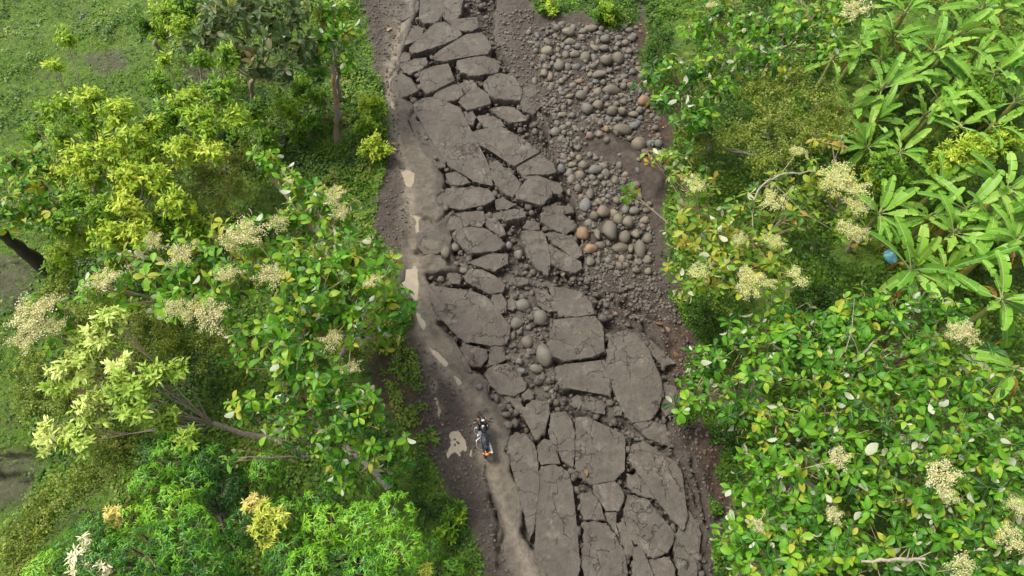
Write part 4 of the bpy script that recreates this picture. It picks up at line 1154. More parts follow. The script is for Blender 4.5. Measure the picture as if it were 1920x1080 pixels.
tree("broad_leaf_tree", "broad-leaved tree with bare grey stems above the dark narrow-leaved trees", "tree",
     [(470,640,6.8,1.0),(530,690,6.8,1.2),(600,715,6.6,1.2),(655,765,6.2,1.1),(710,830,5.2,.9),(620,835,5.6,.9),(640,890,4.8,.7),(560,780,6.2,1.1),(740,862,4.2,.6),(470,770,6.2,.8),(690,760,5.8,.8),(430,860,5.4,.35)], 'teak', base=(650,905), dens=1.0, singles=170, trunk_r=.16)
tree("broad_leaf_tree", "cream-flowered tree at the meadow edge far from the road", "tree",
     [(70,600,6.2,.9),(120,580,6.4,.8),(110,640,6.2,.8)], 'teak', base=(250,700), dens=.5, flowers=[(60,590,7,1.6),(50,630,6.8,1.4),(85,575,7,1.2),(100,610,6.8,1.0)], singles=60, tintoff=.15, limb_scale=.7)
tree("broad_leaf_tree", "low broad-leaved tree with heart-shaped leaves at the photo's edge above the dark trunk", "tree",
     [(25,310,5,1.0),(60,350,5,1.0),(25,395,5,1.0),(85,395,4.6,.9),(65,300,5,.7),(130,360,4.6,.5)], 'teak', base=(110,440), dens=1.3, singles=120, tintoff=.02)
tree("broad_leaf_tree", "dull olive broad-leaved tree with drooping leaves at the top beside the road", "tree",
     [(400,40,6,1.1),(455,15,6.4,1.2),(440,85,5.6,.9),(505,55,6,1.2),(545,20,6,1.1),(480,125,5,.8),(525,135,4.8,.8),(385,75,5.6,.8),(565,90,5.2,.9),(350,80,5,.4)], 'teak', mat='teak_dull', base=(480,200), singles=160, leafsize=1.15)
tree("broad_leaf_tree", "bright leafy tree at the road's top edge above the snapped orange trunk", "tree",
     [(610,20,5.2,1.1),(645,60,4.8,.9),(600,75,4.8,.9),(650,110,4.0,.8),(595,125,3.8,.8),(645,15,5,.8)], 'teak', base=(640,190), singles=140, tintoff=0.04)
# lance-leaved yellow-green trees
tree("lance_leaf_tree", "yellow-green lance-leaved tree with upright shoots beside the olive tree", "tree",
     [(310,110,6.2,.45),(375,110,6.4,.6),(425,105,6.6,.75),(300,155,5.8,.8),(350,190,5.6,.9),(415,170,5.8,.9),(380,230,5.4,1.0),(320,220,5.4,.9),(440,220,5.2,.8),(400,285,5,.8),(340,280,5,.9)], 'lance', base=(390,360), dens=1.3, tintoff=.14)
tree("lance_leaf_tree", "spreading lance-leaved tree with bare pale twigs against the meadow", "tree",
     [(125,70,7,.5),(100,120,6.6,.4),(110,190,6,.6),(165,185,6,.8),(220,210,5.8,.9),(150,230,5.4,.8),(250,260,5.4,.9),(210,290,5.2,.9),(150,300,5,.9),(285,235,5.2,.7),(90,210,5.4,.5),(240,330,5,.8)], 'lance', base=(190,390), dens=1.5, tintoff=.15, limb_scale=.7)
tree("lance_leaf_tree", "golden lance-leaved tree between the meadow and the flowering thicket", "tree",
     [(290,335,4.8,.9),(185,395,4.8,.9),(140,375,4.6,.7),(240,390,4.8,.9),(280,290,4.8,.6),(200,440,4.6,.8),(120,420,4.4,.7),(330,380,4.4,.9),(265,440,4.4,.8)], 'lance', base=(260,480), dens=1.25, tintoff=.2)
tree("lance_leaf_shrub", "fine-leaved shrub with a thin pale trunk at the top of the meadow", "shrub",
     [(310,25,4.4,.9),(270,45,4,.7),(340,45,4.2,.8),(300,65,3.6,.6),(350,5,4.4,.8)], 'lance', base=(300,95), dens=1.2, tintoff=-.1)
tree("pale_leaf_tree", "long-limbed tree with pale yellow-green leaf tufts over the meadow edge", "tree",
     [(210,600,6.2,.6),(185,640,6,.7),(135,690,5.8,.75),(240,735,6,.8),(250,765,5.8,.8),(115,720,5.4,.6),(90,822,5,.7),(150,825,4.8,.7),(290,705,5.6,.6),(230,690,5.8,.6),(310,790,4.8,.6),(180,760,5,.8),(350,820,4.8,.5),(160,650,5.6,.6),(330,690,5.4,.5)], 'pale', base=(570,850), dens=1.5, bark='bark', limb_scale=.5, tintoff=.1)
tree("lance_leaf_tree", "low yellow-green bush under the pale tufted tree", "shrub",
     [(60,700,2.4,.9),(70,750,2.2,.9),(130,760,2.6,.9),(210,830,2.6,1.0),(290,620,3.6,.9),(330,650,3.6,.9),(190,700,3.2,.9),(260,660,3.4,.9),(150,600,3.4,.8)], 'fine', base=(190,800), dens=1.3, tintoff=.0)
for (lab, bl, to, spx) in (("olive bush thicket below the spreading lance-leaved tree", [(110,255,2.4,1.0),(170,330,2.6,1.1),(240,360,2.4,1.0),(100,330,2,.9),(60,250,1.6,.7),(190,255,2.6,1.0),(260,300,2.4,.9),(300,270,2.4,.9)], .12, 'lance'),
        ("yellow-green bush mass around the grey dead limb", [(310,330,2.6,1.1),(390,330,2.4,1.0),(440,370,2.4,1.0),(350,390,2.6,1.1),(450,300,2,.9)], .1, 'fine'),
        ("mixed green bush between the golden tree and the cream flowers", [(300,430,3,1.1),(220,470,3,1.1),(150,450,2.6,1.0),(110,490,2.4,.9),(370,430,3,1.0)], .05, 'lance'),
        ("fine bush under the big cream flower heads", [(200,580,3,1.0),(260,600,3.2,1.0),(120,540,2.4,.9),(320,620,3.4,1.0),(390,650,3.4,1.0)], -.02, 'fine'),
        ("weedy bush on the slope between olive tree and snapped trunk", [(480,215,1.4,1.0),(540,200,1.6,1.0),(450,270,1.4,.9),(560,240,1.0,.8),(500,260,1.2,.8)], -.12, 'lance'),
        ("dark weedy bush in the shade of the olive tree", [(560,160,1.8,.9),(600,180,1.2,.8),(420,250,1.6,.9),(590,230,.8,.7)], -.25, 'lance'),
        ("leafy bush beneath the bright tree on the shoulder", [(690,620,1.4,.9),(660,660,1.2,.8),(720,600,1.0,.7),(740,640,.8,.5)], -.1, 'fine'),
        ("trailing yellow-green creeper on the slope beside the corner tree", [(130,920,2.4,.9),(90,960,2.2,.9),(180,880,2.4,.8),(60,1010,2.2,.9),(30,1060,2.2,.9),(220,850,2.4,.8)], .0, 'fine')):
    tree("bush", lab, "shrub", bl, spx, dens=1.15, tintoff=to, trunk_r=.05, limb_scale=.7)
# mango trees
tree("mango_tree", "bright narrow-leaved tree with pinkish flower tufts in the bottom corner", "tree",
     [(320,960,5.4,1.1),(350,1010,5.6,1.2),(275,1040,5.6,1.1),(380,1060,5.6,1.1),(200,1060,5.4,1.1),(140,1045,5,1.0),(245,985,5.2,.9),(320,1080,5.6,1.2),(180,1000,4.8,.8),(90,1075,4.6,.9)], 'mango', bark='bark_dark', base=(420,1100), tintoff=.06,
     cluster=[(150,1055,6.0,.3,'p'),(155,1022,5.8,.25,'p'),(195,1062,6.2,.28,'p'),(215,970,5.9,.3,'o')])
tree("mango_tree", "narrow-leaved tree with a bright yellow young shoot near the log", "tree",
     [(545,1040,5.2,1.1),(610,985,5.2,1.0),(680,990,5.2,1.1),(740,965,4.8,.9),(718,925,4.4,.7),(655,1060,5.2,1.1),(750,1035,4.6,1.0),(580,1075,5.2,1.0),(700,1080,5,1.1),(540,965,4.6,.8),(600,935,4.2,.6)], 'mango', bark='bark_dark', base=(680,1100), tintoff=.02,
     cluster=[(475,945,5.4,.32,'o'),(500,965,5.4,.4,'y'),(525,975,5.4,.38,'y'),(490,995,5.2,.35,'y'),(500,1020,5,.2,'y')])
tree("mango_tree", "dark green narrow-leaved tree under the bare stems", "tree",
     [(330,850,4,1.0),(390,870,4,1.0),(290,855,3.8,.9),(425,920,4,1.0),(470,985,4.2,1.0),(280,905,3.8,.8),(365,910,4,1.0),(440,1040,4.4,1.0),(500,880,3.2,.8)], 'mango', bark='bark_dark', base=(420,1010), tintoff=-.22)
tree("mango_sapling", "small narrow-leaved sapling with a yellow tip by the mud shoulder", "shrub",
     [(810,1030,1.6,.6),(790,1070,1.8,.6),(850,1065,1.2,.5)], 'mango', bark='bark_dark', base=(820,1080), tintoff=-.05, trunk_r=.05, cluster=[(800,1073,2.5,.28,'y')])
# far side of the road
tree("broad_leaf_tree", "yellowing broad-leaved tree with many cream flower heads beside the lower stone bank", "tree",
     [(1300,345,6,1.0),(1265,300,5.6,.7),(1230,295,5.2,.5),(1310,400,6,1.0),(1280,440,5.8,.9),(1350,455,6.2,1.1),(1400,395,6.4,1.0),(1450,345,6.2,.9),(1420,460,6.6,1.0),(1445,505,6.4,1.0),(1380,510,6.4,1.0),(1330,510,6,.9),(1490,390,6.2,.9),(1290,500,5.4,.8),(1182,360,4.6,.3),(1280,545,5,.5)], 'teak', mat='teak_yellow', base=(1400,560), dens=.95, fl='y',
     flowers=[(1305,348,6.9,.95),(1452,375,7.2,1.0),(1385,450,7.2,.8),(1450,455,7.4,1.0),(1310,508,6.7,.8),(1408,535,7.2,1.4),(1495,518,7.2,1.0),(1400,515,7.2,.9),(1495,285,6.4,.9),(1430,525,7.2,.9)], singles=200, tintoff=.05)
tree("broad_leaf_tree", "flowering tree crown hanging over the banana grove's edge", "tree",
     [(1570,330,5.6,.9),(1590,380,5.6,.9),(1590,430,5.4,.8),(1530,330,5.6,.8),(1560,270,5.2,.7)], 'teak', mat='teak_yellow', base=(1590,470), dens=.6, fl='y',
     flowers=[(1570,325,6.5,1.5),(1595,350,6.4,1.4),(1600,385,6.3,1.3),(1585,430,6.2,1.2),(1560,345,6.4,1.2),(1610,440,6,.9)], singles=80, tintoff=.1)
tree("vine_bush", "olive fine-leaved creeper mound behind the flowering yellow tree", "shrub",
     [(1420,175,4.6,1.0),(1480,160,4.8,1.1),(1535,195,4.8,1.1),(1450,230,4.6,1.1),(1520,250,4.6,1.1),(1395,265,4.2,1.0),(1475,290,4.4,1.0),(1435,310,4.2,.9),(1570,235,4.4,.9),(1330,270,3.4,.8),(1300,260,3,.7)], 'fine', base=(1480,330), dens=1.0)
tree("broad_leaf_tree", "dark broad-leaved tree leaning over the upper stone bank", "tree",
     [(1225,150,4.6,.8),(1250,190,4.6,.7),(1230,195,4.4,.5),(1330,200,4.8,.9),(1295,215,4.6,.9),(1290,130,5,1.0),(1330,120,5.2,1.0),(1260,120,4.6,.7),(1350,165,5,.9),(1310,245,4.2,.7)], 'teak', base=(1330,290), singles=140, tintoff=-.1)
tree("broad_leaf_tree", "light green broad-leaved tree with dry stalks at the top beyond the stones", "tree",
     [(1310,50,5.6,1.0),(1350,20,5.8,1.1),(1400,45,6,1.1),(1450,55,6,1.1),(1500,40,6,1.1),(1540,80,5.8,1.0),(1400,105,5.6,1.0),(1460,110,5.6,.9),(1560,20,6,1.0),(1600,15,6,.9)], 'teak', base=(1430,150), singles=170, tintoff=.08, flowers=[(1600,20,6.8,1.4),(1335,10,6.6,.7)])
tree("broad_leaf_tree", "dark glossy broad-leaved tree spreading beside the large tilted slab", "tree",
     [(1345,680,4.8,1.0),(1300,740,4.4,.9),(1370,755,5,1.0),(1440,700,5.4,1.1),(1395,620,5,.9),(1470,590,5.6,1.0),(1310,690,4.2,.6),(1430,640,5.4,.9),(1300,710,4.2,.6)], 'teak', base=(1460,790), singles=190, tintoff=-.06)
tree("broad_leaf_tree", "broad-leaved tree with pale upturned leaves and grey forked limbs", "tree",
     [(1560,610,5.8,1.1),(1620,580,6,1.1),(1680,600,6.2,1.1),(1740,570,6.2,1.0),(1790,600,6,1.0),(1640,680,6.2,1.1),(1720,660,6.4,1.1),(1560,690,5.8,1.1),(1600,640,6,1.0),(1500,640,5.6,1.0)], 'teak', base=(1640,790), singles=200, flowers=[(1815,630,6.6,1.2),(1800,620,6.8,.9)])
tree("broad_leaf_tree", "broad-leaved tree in whorls at the thicket's edge near the deep cracks", "tree",
     [(1455,800,5,1.1),(1520,775,5.4,1.1),(1430,860,4.8,1.0),(1500,880,5.4,1.1),(1450,935,4.8,1.0),(1580,820,5.6,1.1),(1400,780,4.6,.8),(1395,930,4.2,.5),(1580,740,5.6,1.0)], 'teak', base=(1560,960), singles=200, flowers=[(1573,862,6.6,1.0),(1420,985,5.2,.6)], tintoff=.02)
tree("broad_leaf_tree", "dense broad-leaved tree with white leaf backs below the banana grove", "tree",
     [(1660,775,6,1.1),(1740,740,6.2,1.1),(1820,755,6,1.1),(1700,840,6.2,1.1),(1780,840,6.2,1.1),(1620,880,6,1.1),(1845,700,6,.9),(1860,820,5.8,.9),(1660,720,5.8,1.0)], 'teak', base=(1760,950), singles=200)
tree("broad_leaf_tree", "broad-leaved tree at the bottom edge beside the cracked shoulder", "tree",
     [(1420,1005,4.4,1.0),(1480,1000,4.8,1.1),(1545,950,5.2,1.1),(1560,1035,5,1.1),(1460,1065,4.6,1.1),(1385,1045,4,.8),(1510,1080,4.8,1.0),(1350,1005,3.6,.4)], 'teak', base=(1530,1110), singles=180, flowers=[(1563,970,6.0,.9)])
tree("broad_leaf_tree", "broad-leaved tree with a large honey-coloured flower head in the bottom corner", "tree",
     [(1680,940,6,1.1),(1760,930,6.2,1.1),(1840,900,6,1.1),(1720,1010,6,1.1),(1800,1000,6.2,1.1),(1880,980,6,1.1),(1640,1040,5.6,1.1),(1850,1060,6,1.1),(1905,890,5.8,1.0),(1740,1075,5.8,1.1),(1905,1070,5.8,1.0)], 'teak', base=(1800,1130), singles=220,
     flowers=[(1765,900,7.2,1.5),(1775,930,7,1.0),(1800,1065,7,1.3),(1895,1010,6.8,1.0),(1905,950,6.8,.8)])
for (u, v, z, rad, lab, to) in ((1835,175,2.4,1.1,"yellow-green shrub in the gap at the top of the banana grove",.1),(1800,285,3,1.2,"bright yellow-green shrub in the middle of the banana grove",.08),(1660,315,2.6,1.0,"yellow-green shrub at the shaded hollow beside the flowering crown",.05),(1880,260,2.2,.9,"green shrub behind the bananas at the photo's edge",.05),
                                (1235,100,1.8,.8,"small feathery shrub beside the red soil of the upper bank",-.12),(1330,590,1.4,.8,"low dark shrub where the soil slope meets the thicket",-.25),(1290,770,1.0,.5,"little green shrub on the soil beside the tilted slab",-.15),(1530,560,2.0,.9,"dark fern-like shrub below the flowering yellow tree",-.3),
                                (695,190,1.0,.7,"green bush on the road verge beside the snapped trunk",.1),(705,270,1.0,.7,"bright bush overhanging the verge below the snapped trunk",.15),(690,230,.9,.6,"small verge bush between the two bright bushes",.0),(850,960,.7,.5,"low weed clump on the shoulder above the sapling",-.05),(835,1000,.7,.45,"low weed clump between the shoulder and the sapling",-.02),(1140,15,.9,.7,"grassy shrub above the upper stone bank",0.05),(1030,8,.6,.5,"small weed tuft at the top of the road beside the rubble",.05)):
    sp_ = 'lance' if to > -.1 else 'fine'
    q = P(u, v, z)
    bl = [(u, v, z, rad), (u - 22 * rad, v + 14 * rad, z * .8, rad * .75), (u + 24 * rad, v + 10 * rad, z * .8, rad * .7), (u + 4, v + 26 * rad, z * .65, rad * .7)]
    tree("shrub", lab, "shrub", bl, sp_, base=(u, v + 20), dens=1.3, tintoff=to, trunk_r=.04, leafsize=.9, mat=None if to > -.1 else 'herb')

# snapped trunk
def log_thing(name, label, cat, pts, rads, mat, stubs=()):
    pts = np.array(pts)
    o0 = pts[0]
    root = thing(name, label, cat, o0)
    r = np.random.default_rng(len(label))
    fine = np.concatenate([np.linspace(a, b, 5)[:-1] for a, b in zip(pts[:-1], pts[1:])] + [pts[-1:]])
    rr = np.interp(np.linspace(0, 1, len(fine)), np.linspace(0, 1, len(rads)), rads) * (1 + r.normal(size=len(fine)) * .08)
    V, F = tube(wob(fine, r, .03) - o0, rr, 9)
    link("trunk", make_mesh("trunk", V, F, None, True, [M[mat]]), root)
    for st in stubs:
        st = np.array(st)
        V, F = tube(st - o0, np.linspace(rads[-1] * .65, rads[-1] * .3, len(st)), 6)
        link("branch_stub", make_mesh("branch_stub", V, F, None, True, [M[mat]]), root)
    return root
b_ = G(632, 272)
t_ = P(622, 118, 5.2)
log_thing("snapped_trunk", "snapped orange-brown tree trunk standing by the verge", "tree trunk", [b_, b_ * .5 + P(630, 200, 2.6) * .5, P(630, 190, 2.8), t_], [.17, .14, .12, .09], 'bark_orange',
          [[P(626, 205, 2.2), P(612, 190, 2.6), P(606, 180, 2.9)], [P(630, 200, 2.4), P(640, 212, 2.0)]])
log_thing("dark_trunk", "dark leaning tree trunk at the photo's edge in the meadow", "tree trunk", [G(82, 500), P(45, 470, 1.6), P(0, 436, 3.6), P(-60, 395, 6)], [.34, .26, .23, .2], 'bark_dark')
log_thing("fallen_log", "pale bare log lying above the narrow-leaved trees", "log", [P(728, 916, .35), P(700, 885, .7), P(670, 858, 1.1), P(642, 832, 1.5)], [.13, .12, .1, .07], 'bark', [[P(690, 872, .9), P(678, 885, .9)]])
log_thing("fallen_log", "grey forked dead limb among the yellow-green trees", "log", [P(425, 318, 3.6), P(390, 300, 3.8), P(340, 292, 4.0), P(320, 312, 3.8)], [.11, .1, .08, .04], 'bark', [[P(345, 292, 4), P(330, 325, 3.6)]])
log_thing("dead_branch", "brown dry dead branch with a brushy end in the bottom thicket", "branch", [P(1615, 1052, 6.2), P(1680, 1050, 6.4), P(1735, 1048, 6.6)], [.04, .06, .04], 'bark', [[P(1715, 1050, 6.5), P(1745, 1035, 6.6)], [P(1715, 1050, 6.5), P(1742, 1062, 6.5)], [P(1700, 1050, 6.5), P(1706, 1028, 6.8)], [P(1720, 1050, 6.5), P(1735, 1072, 6.5)]])
log_thing("dead_branch", "long bare grey branch arching over the flowering yellow tree", "branch", [P(1405, 395, 6.6), P(1430, 345, 7), P(1470, 325, 7.2), P(1530, 322, 7.2)], [.03, .04, .03, .02], 'bark', [[P(1445, 338, 7), P(1480, 372, 7), P(1510, 402, 6.8), P(1560, 430, 6.6)], [P(1410, 395, 6.6), P(1412, 430, 6.8), P(1412, 470, 6.8)]])
log_thing("dead_branch", "dry pale stalk cluster standing in the top thicket", "branch", [P(1375, 135, 3), P(1380, 90, 4.5), P(1385, 20, 6.5)], [.06, .04, .02], 'twig', [[P(1378, 110, 4), P(1362, 60, 5.5)], [P(1378, 120, 3.6), P(1402, 55, 5.6)], [P(1376, 130, 3.2), P(1345, 45, 5.4)]])
log_thing("dead_branch", "forked pinkish limb rising through the pale upturned leaves", "branch", [P(1590, 690, 5.6), P(1615, 665, 6.4), P(1640, 640, 7)], [.06, .05, .03], 'bark', [[P(1612, 668, 6.4), P(1602, 640, 7), P(1590, 620, 7.2)], [P(1585, 660, 6.4), P(1597, 620, 7), P(1602, 560, 7.4)], [P(1620, 662, 6.4), P(1660, 685, 6.6)]])

# ------------------------------------------------------------------ bananas
def banana_leaf(seed, dry=False):
    r = np.random.default_rng(seed)
    L, W = r.uniform(1.8, 2.6), r.uniform(.19, .26)
    S = 36
    t = np.linspace(0, 1, S)
    arch = r.uniform(.05, .5) if not dry else 1.0
    x = t * L * (1 - .15 * arch * t * t)
    z = -L * arch * t ** 2.4
    hw = W * np.clip(np.sin(np.pi * np.clip((t - .14) / .88, 0, 1)), 0, 1) ** .32
    V, F, T, E, n0 = [], [], [], [], 0
    tint0 = r.uniform(.2, .9) if not dry else r.uniform(.3, 1)
    for side in (-1, 1):
        droop = r.uniform(-.35, .5)
        k0 = 5
        while k0 < S - 1:
            k1 = min(S - 1, k0 + int(r.integers(3, 12)))
            tw, sl = r.normal() * .07, r.normal() * .03
            m = k1 - k0 + 1
            for k in range(k0, k1 + 1):
                f = (k - k0) / max(1, k1 - k0) - .5
                for q in (0, .5, 1.0):
                    w = hw[k] * q * (1 - .06 * abs(f))
                    V.append((x[k] + .10 * w + (sl - f * .035) * q, side * w, z[k] + .3 * w - droop * w * q + tw * q * q))
            for a in range(m - 1):
                for c in range(2):
                    i = n0 + a * 3 + c
                    quad = (i, i + 1, i + 4, i + 3)
                    F.append(quad if side < 0 else quad[::-1])
            T += [tint0 + r.normal() * .05] * (m * 3)
            E += [0, .5, 1.0] * m
            n0 += m * 3
            k0 = k1
    V = np.array(V)
    F = np.array(F)
    tv, tf = tube(np.stack([x, 0 * x, z + .004], 1)[::3], np.interp(t[::3], [0, .2, 1], [.04, .03, .008]), 5)
    nb = len(V)
    V = np.concatenate([V, tv])
    F = np.concatenate([F, tf + nb])
    T = np.concatenate([np.array(T), np.full(len(tv), tint0)])
    E = np.concatenate([np.array(E), np.zeros(len(tv))])
    return make_mesh("leaf", V, F, {'tint': T, 'edge': E}, True, [M['banana_dry' if dry else 'banana']])
BAN = [banana_leaf(300 + i) for i in range(12)]
BAND = [banana_leaf(330 + i, True) for i in range(3)]
BANANAS = [(1677,70,2.6,1.0,"fan-shaped banana plant at the grove's top near the flowering tree"),(1752,95,2.8,1.05,"banana plant with upright bright leaves in the upper grove"),(1655,165,3.0,1.1,"banana plant with a bare yellow-green stem and torn leaves"),(1800,62,2.6,1.0,"banana plant with a yellowing heart in the upper grove"),(1868,135,2.6,1.05,"tall banana plant beside the yellow-green shrub"),
 (1615,85,2.4,.95,"banana plant standing upright beside the white flower tuft"),(1562,110,2.4,.95,"banana plant with wide leaves behind the olive creeper"),(1765,192,2.4,.9,"small banana plant in the shaded middle of the grove"),(1735,215,2.2,.9,"banana plant with a broad pale leaf in mid grove"),(1905,190,2.6,1.0,"banana plant with drooping pale leaves at the grove's outer edge"),
 (1690,285,2.2,.8,"young banana plant above the shaded hollow"),(1628,275,2.2,.8,"young banana plant next to the flowering crown"),(1592,205,2.4,.85,"banana plant with narrow leaves beside the creeper mound"),(1745,405,2.2,.9,"low banana plant in the shaded hollow"),(1815,390,2.6,1.0,"banana plant with a folded pale leaf"),
 (1890,355,2.8,1.1,"glossy banana plant below the bright yellow-green shrub"),(1905,455,2.6,1.05,"banana plant with long crossing leaves at the photo's edge"),(1710,505,2.8,1.15,"large banana plant with a hanging orange leaf above the upturned leaves"),(1880,560,2.8,1.1,"banana plant with light stiff leaves beside the cream flower head"),(1790,435,2.4,.9,"banana plant beside the dark gap in mid grove"),
 (1905,690,2.6,1.0,"banana plant with a ribbed torn leaf at the photo's edge"),(1835,850,5.2,.8,"banana leaves emerging through the dense broad-leaved tree"),(1930,60,2.6,1.0,"banana plant cut by the photo's edge at the top"),(1700,20,2.6,.95,"banana plant at the top edge of the photo"),(1880,20,2.4,.95,"banana plant behind the top corner"),(1650,400,2.4,.85,"banana plant half hidden behind the cream flowers"),(1800,235,2.4,.95,"banana plant between the two yellow-green shrubs"),(1560,60,2.4,.85,"banana plant peeping out above the creeper"),
 (1640,225,2.2,.85,"banana plant below the bare-stemmed one"),(1715,140,2.4,.9,"banana plant crowded in the heart of the upper grove"),(1832,102,2.4,.9,"banana plant directly above the gap shrub"),(1790,140,2.2,.85,"small banana plant left of the gap shrub"),(1862,235,2.2,.85,"banana plant just below the gap shrub"),(1765,345,2.0,.8,"shaded small banana plant under the bright shrub"),
 (1862,415,2.4,.95,"banana plant under the folded pale leaf"),(1835,490,2.4,.95,"banana plant with spread leaves above the cream flower head"),(1775,505,2.2,.9,"banana plant right of the hanging orange leaf"),(1905,115,2.4,.9,"banana plant between the top corner and the tall one"),(1843,15,2.4,.9,"banana plant touching the top edge near the corner"),(1655,110,2.2,.85,"banana plant left of the bright upright one")]
br = np.random.default_rng(12)
M['banana_stem'] = simple_mat("banana_stem", (0.24, 0.27, 0.07), 0.55, var=0.35, nscale=4)
for i, (u, v, z, s, lab) in enumerate(BANANAS):
    top = P(u, v, z)
    b0 = np.array([top[0], top[1], float(zt(top[0], top[1])) - .05])
    root = thing("banana_plant", lab, "banana plant", b0, "banana plants of the grove")
    h = z - b0[2]
    V, F = tube(np.array([[0, 0, 0], [.03, 0, h * .5], [0, .02, h], [0, .02, h + .25]]), [.16, .13, .09, .03], 8)
    link("stem", make_mesh("stem", V, F, None, True, [M['banana_stem']]), root)
    nl = int(br.integers(8, 13))
    ph = br.random() * 6.28
    for k in range(nl):
        an = ph + k * 2.4 + br.normal() * .7
        young = k / nl
        el = -0.1 - 1.0 * young + br.normal() * .25
        f = s * br.uniform(.68, .98)
        o = link("leaf", BAN[int(br.integers(12))], root, (0.05 * math.cos(an), .05 * math.sin(an), h - .12 * (1 - young)), (br.normal() * .12, el, an), (f, f, f))
    for k in range(int(br.integers(0, 3))):
        an = br.random() * 6.28
        link("dry_leaf", BAND[int(br.integers(3))], root, (0, 0, h - .25), (0, .2, an), (s * .7, s * .4, s * .6))

# ------------------------------------------------------------------ grass and undergrowth
def scatter(n, x0, x1, y0, y1, r):
    x = r.uniform(x0, x1, n)
    y = r.uniform(y0, y1, n)
    return x, y
gr_ = np.random.default_rng(99)
x, y = scatter(330000, -34, 36, 1.0, 42, gr_)
vis = np.abs(x) < 22 + .36 * y
x, y = x[vis], y[vis]
gv = samp(grass, x, y) * np.clip(.6 + 3.2 * (fbm(x, y, 1.5, 201) + .12), .2, 1) * (0.3 + 0.7 * (fbm(x, y, .5, 203) > -.05))
keep = gr_.random(len(x)) < gv
x, y = x[keep], y[keep]
n = len(x)
pos = np.stack([x, y, zt(x, y) - .01], 1)
a = gr_.random(n) * 6.28
ax = unit(np.stack([np.cos(a) * .8, np.sin(a) * .8, gr_.uniform(.3, 1.3, n)], 1))
B = Batch()
B.add(*leaves(pos, ax, np.tile([0, 0, 1.0], (n, 1)) + gr_.normal(size=(n, 3)) * .1, gr_.uniform(.10, .30, n) * (1 + .8 * (fbm(x, y, 2.2, 207) + .2)), gr_.uniform(.010, .022, n), gr_.uniform(.1, .5, n), 0, .42 + .9 * fbm(x, y, 2.0, 205) + gr_.normal(size=n) * .16, 'blade', 2))
tag(link("grass", B.mesh("grass", M['grass'])), "short green grass over the meadow and the road verges", kind="stuff")
x, y = scatter(330000, -32, 34, 1.0, 40, gr_)
vis = np.abs(x) < 22 + .36 * y
x, y = x[vis], y[vis]
dl = np.where(x < 0, .25 + .75 * (fbm(x, y, 2.4, 211) > -.08), 1.0 * (fbm(x, y, 2.4, 213) > -.3))
mead = in_poly(x, y, PV([(-400,-80),(330,-80),(300,130),(130,140),(50,300),(-400,300)])) | in_poly(x, y, PV([(-300,430),(90,430),(70,560),(20,680),(60,860),(240,880),(100,1100),(-300,1100)]))
gv = samp(grass, x, y) * dl * np.where(mead, .10 + .75 * (fbm(x, y, 1.1, 231) > .06), 1.0)
keep = gr_.random(len(x)) < gv * .9
x, y = x[keep], y[keep]
n = len(x)
hh = np.clip(.12 + .5 * (fbm(x, y, 1.3, 215) + .15) + .25 * (x > 6), .03, .9)
pos = np.stack([x, y, zt(x, y) + hh * gr_.uniform(.2, 1, n)], 1)
a = gr_.random(n) * 6.28
ax = np.stack([np.cos(a), np.sin(a), gr_.uniform(-.3, .6, n)], 1)
B = Batch()
L = gr_.uniform(.08, .22, n)
B.add(*leaves(pos, ax, np.tile([0, 0, 1.0], (n, 1)) + gr_.normal(size=(n, 3)) * .3, L, L * .32, gr_.uniform(0, .5, n), .15, .47 + .8 * fbm(x, y, 1.8, 217) + gr_.normal(size=n) * .16, 'lance', 2))
tag(link("undergrowth", B.mesh("undergrowth", M['herb'])), "low leafy weeds covering the ground below the trees", kind="stuff")
# denser weeds on the verges
VERGE = [([(640,120),(715,140),(728,230),(722,320),(700,420),(640,430),(600,330),(610,220)], 9000, .12), ([(690,570),(775,560),(772,655),(700,650)], 2500, .0), ([(700,650),(780,650),(800,760),(830,850),(790,850),(745,800)], 1300, .0), ([(790,840),(850,930),(905,1060),(830,1090),(770,930)], 4500, .0),
         ([(1240,470),(1345,590),(1325,650),(1260,560)], 2600, -.12), ([(1290,690),(1430,800),(1410,930),(1350,900),(1330,800)], 3500, -.2), ([(1330,930),(1380,960),(1400,1090),(1340,1080)], 2000, -.1), ([(450,180),(640,180),(620,330),(470,300)], 7000, .0), ([(1190,-20),(1260,-20),(1250,140),(1215,150),(1215,40)], 3000, -.08), ([(1000,-20),(1060,-20),(1050,25),(1015,20)], 900, .1), ([(1095,-20),(1190,-20),(1180,50),(1150,60),(1120,40)], 2200, .1)]
B = Batch()
for pl, cnt, to in VERGE:
    w = PV(pl)
    lo, hi = w.min(0), w.max(0)
    q = lo + gr_.random((cnt * 3, 2)) * (hi - lo)
    q = q + gr_.normal(size=q.shape) * .15
    q = q[in_poly(q[:, 0], q[:, 1], w)]
    q = q[fbm(q[:, 0], q[:, 1], .9, 221) > -.12][:cnt]
    n = len(q)
    hh = np.clip(.1 + .7 * (fbm(q[:, 0], q[:, 1], .8, 223) + .2), .04, .7)
    a = gr_.random(n) * 6.28
    L = gr_.uniform(.08, .2, n)
    B.add(*leaves(np.stack([q[:, 0], q[:, 1], zt(q[:, 0], q[:, 1]) + hh * gr_.uniform(.1, 1, n)], 1), np.stack([np.cos(a), np.sin(a), gr_.uniform(-.2, .9, n)], 1), np.tile([0, 0, 1.0], (n, 1)) + gr_.normal(size=(n, 3)) * .3,
                  L, L * .24, gr_.uniform(0, .6, n), .15, .5 + to + .7 * fbm(q[:, 0], q[:, 1], .9, 225) + gr_.normal(size=n) * .15, 'lance', 2))
tag(link("weeds", B.mesh("weeds", M['herb'])), "taller weeds along both verges of the road", kind="stuff")
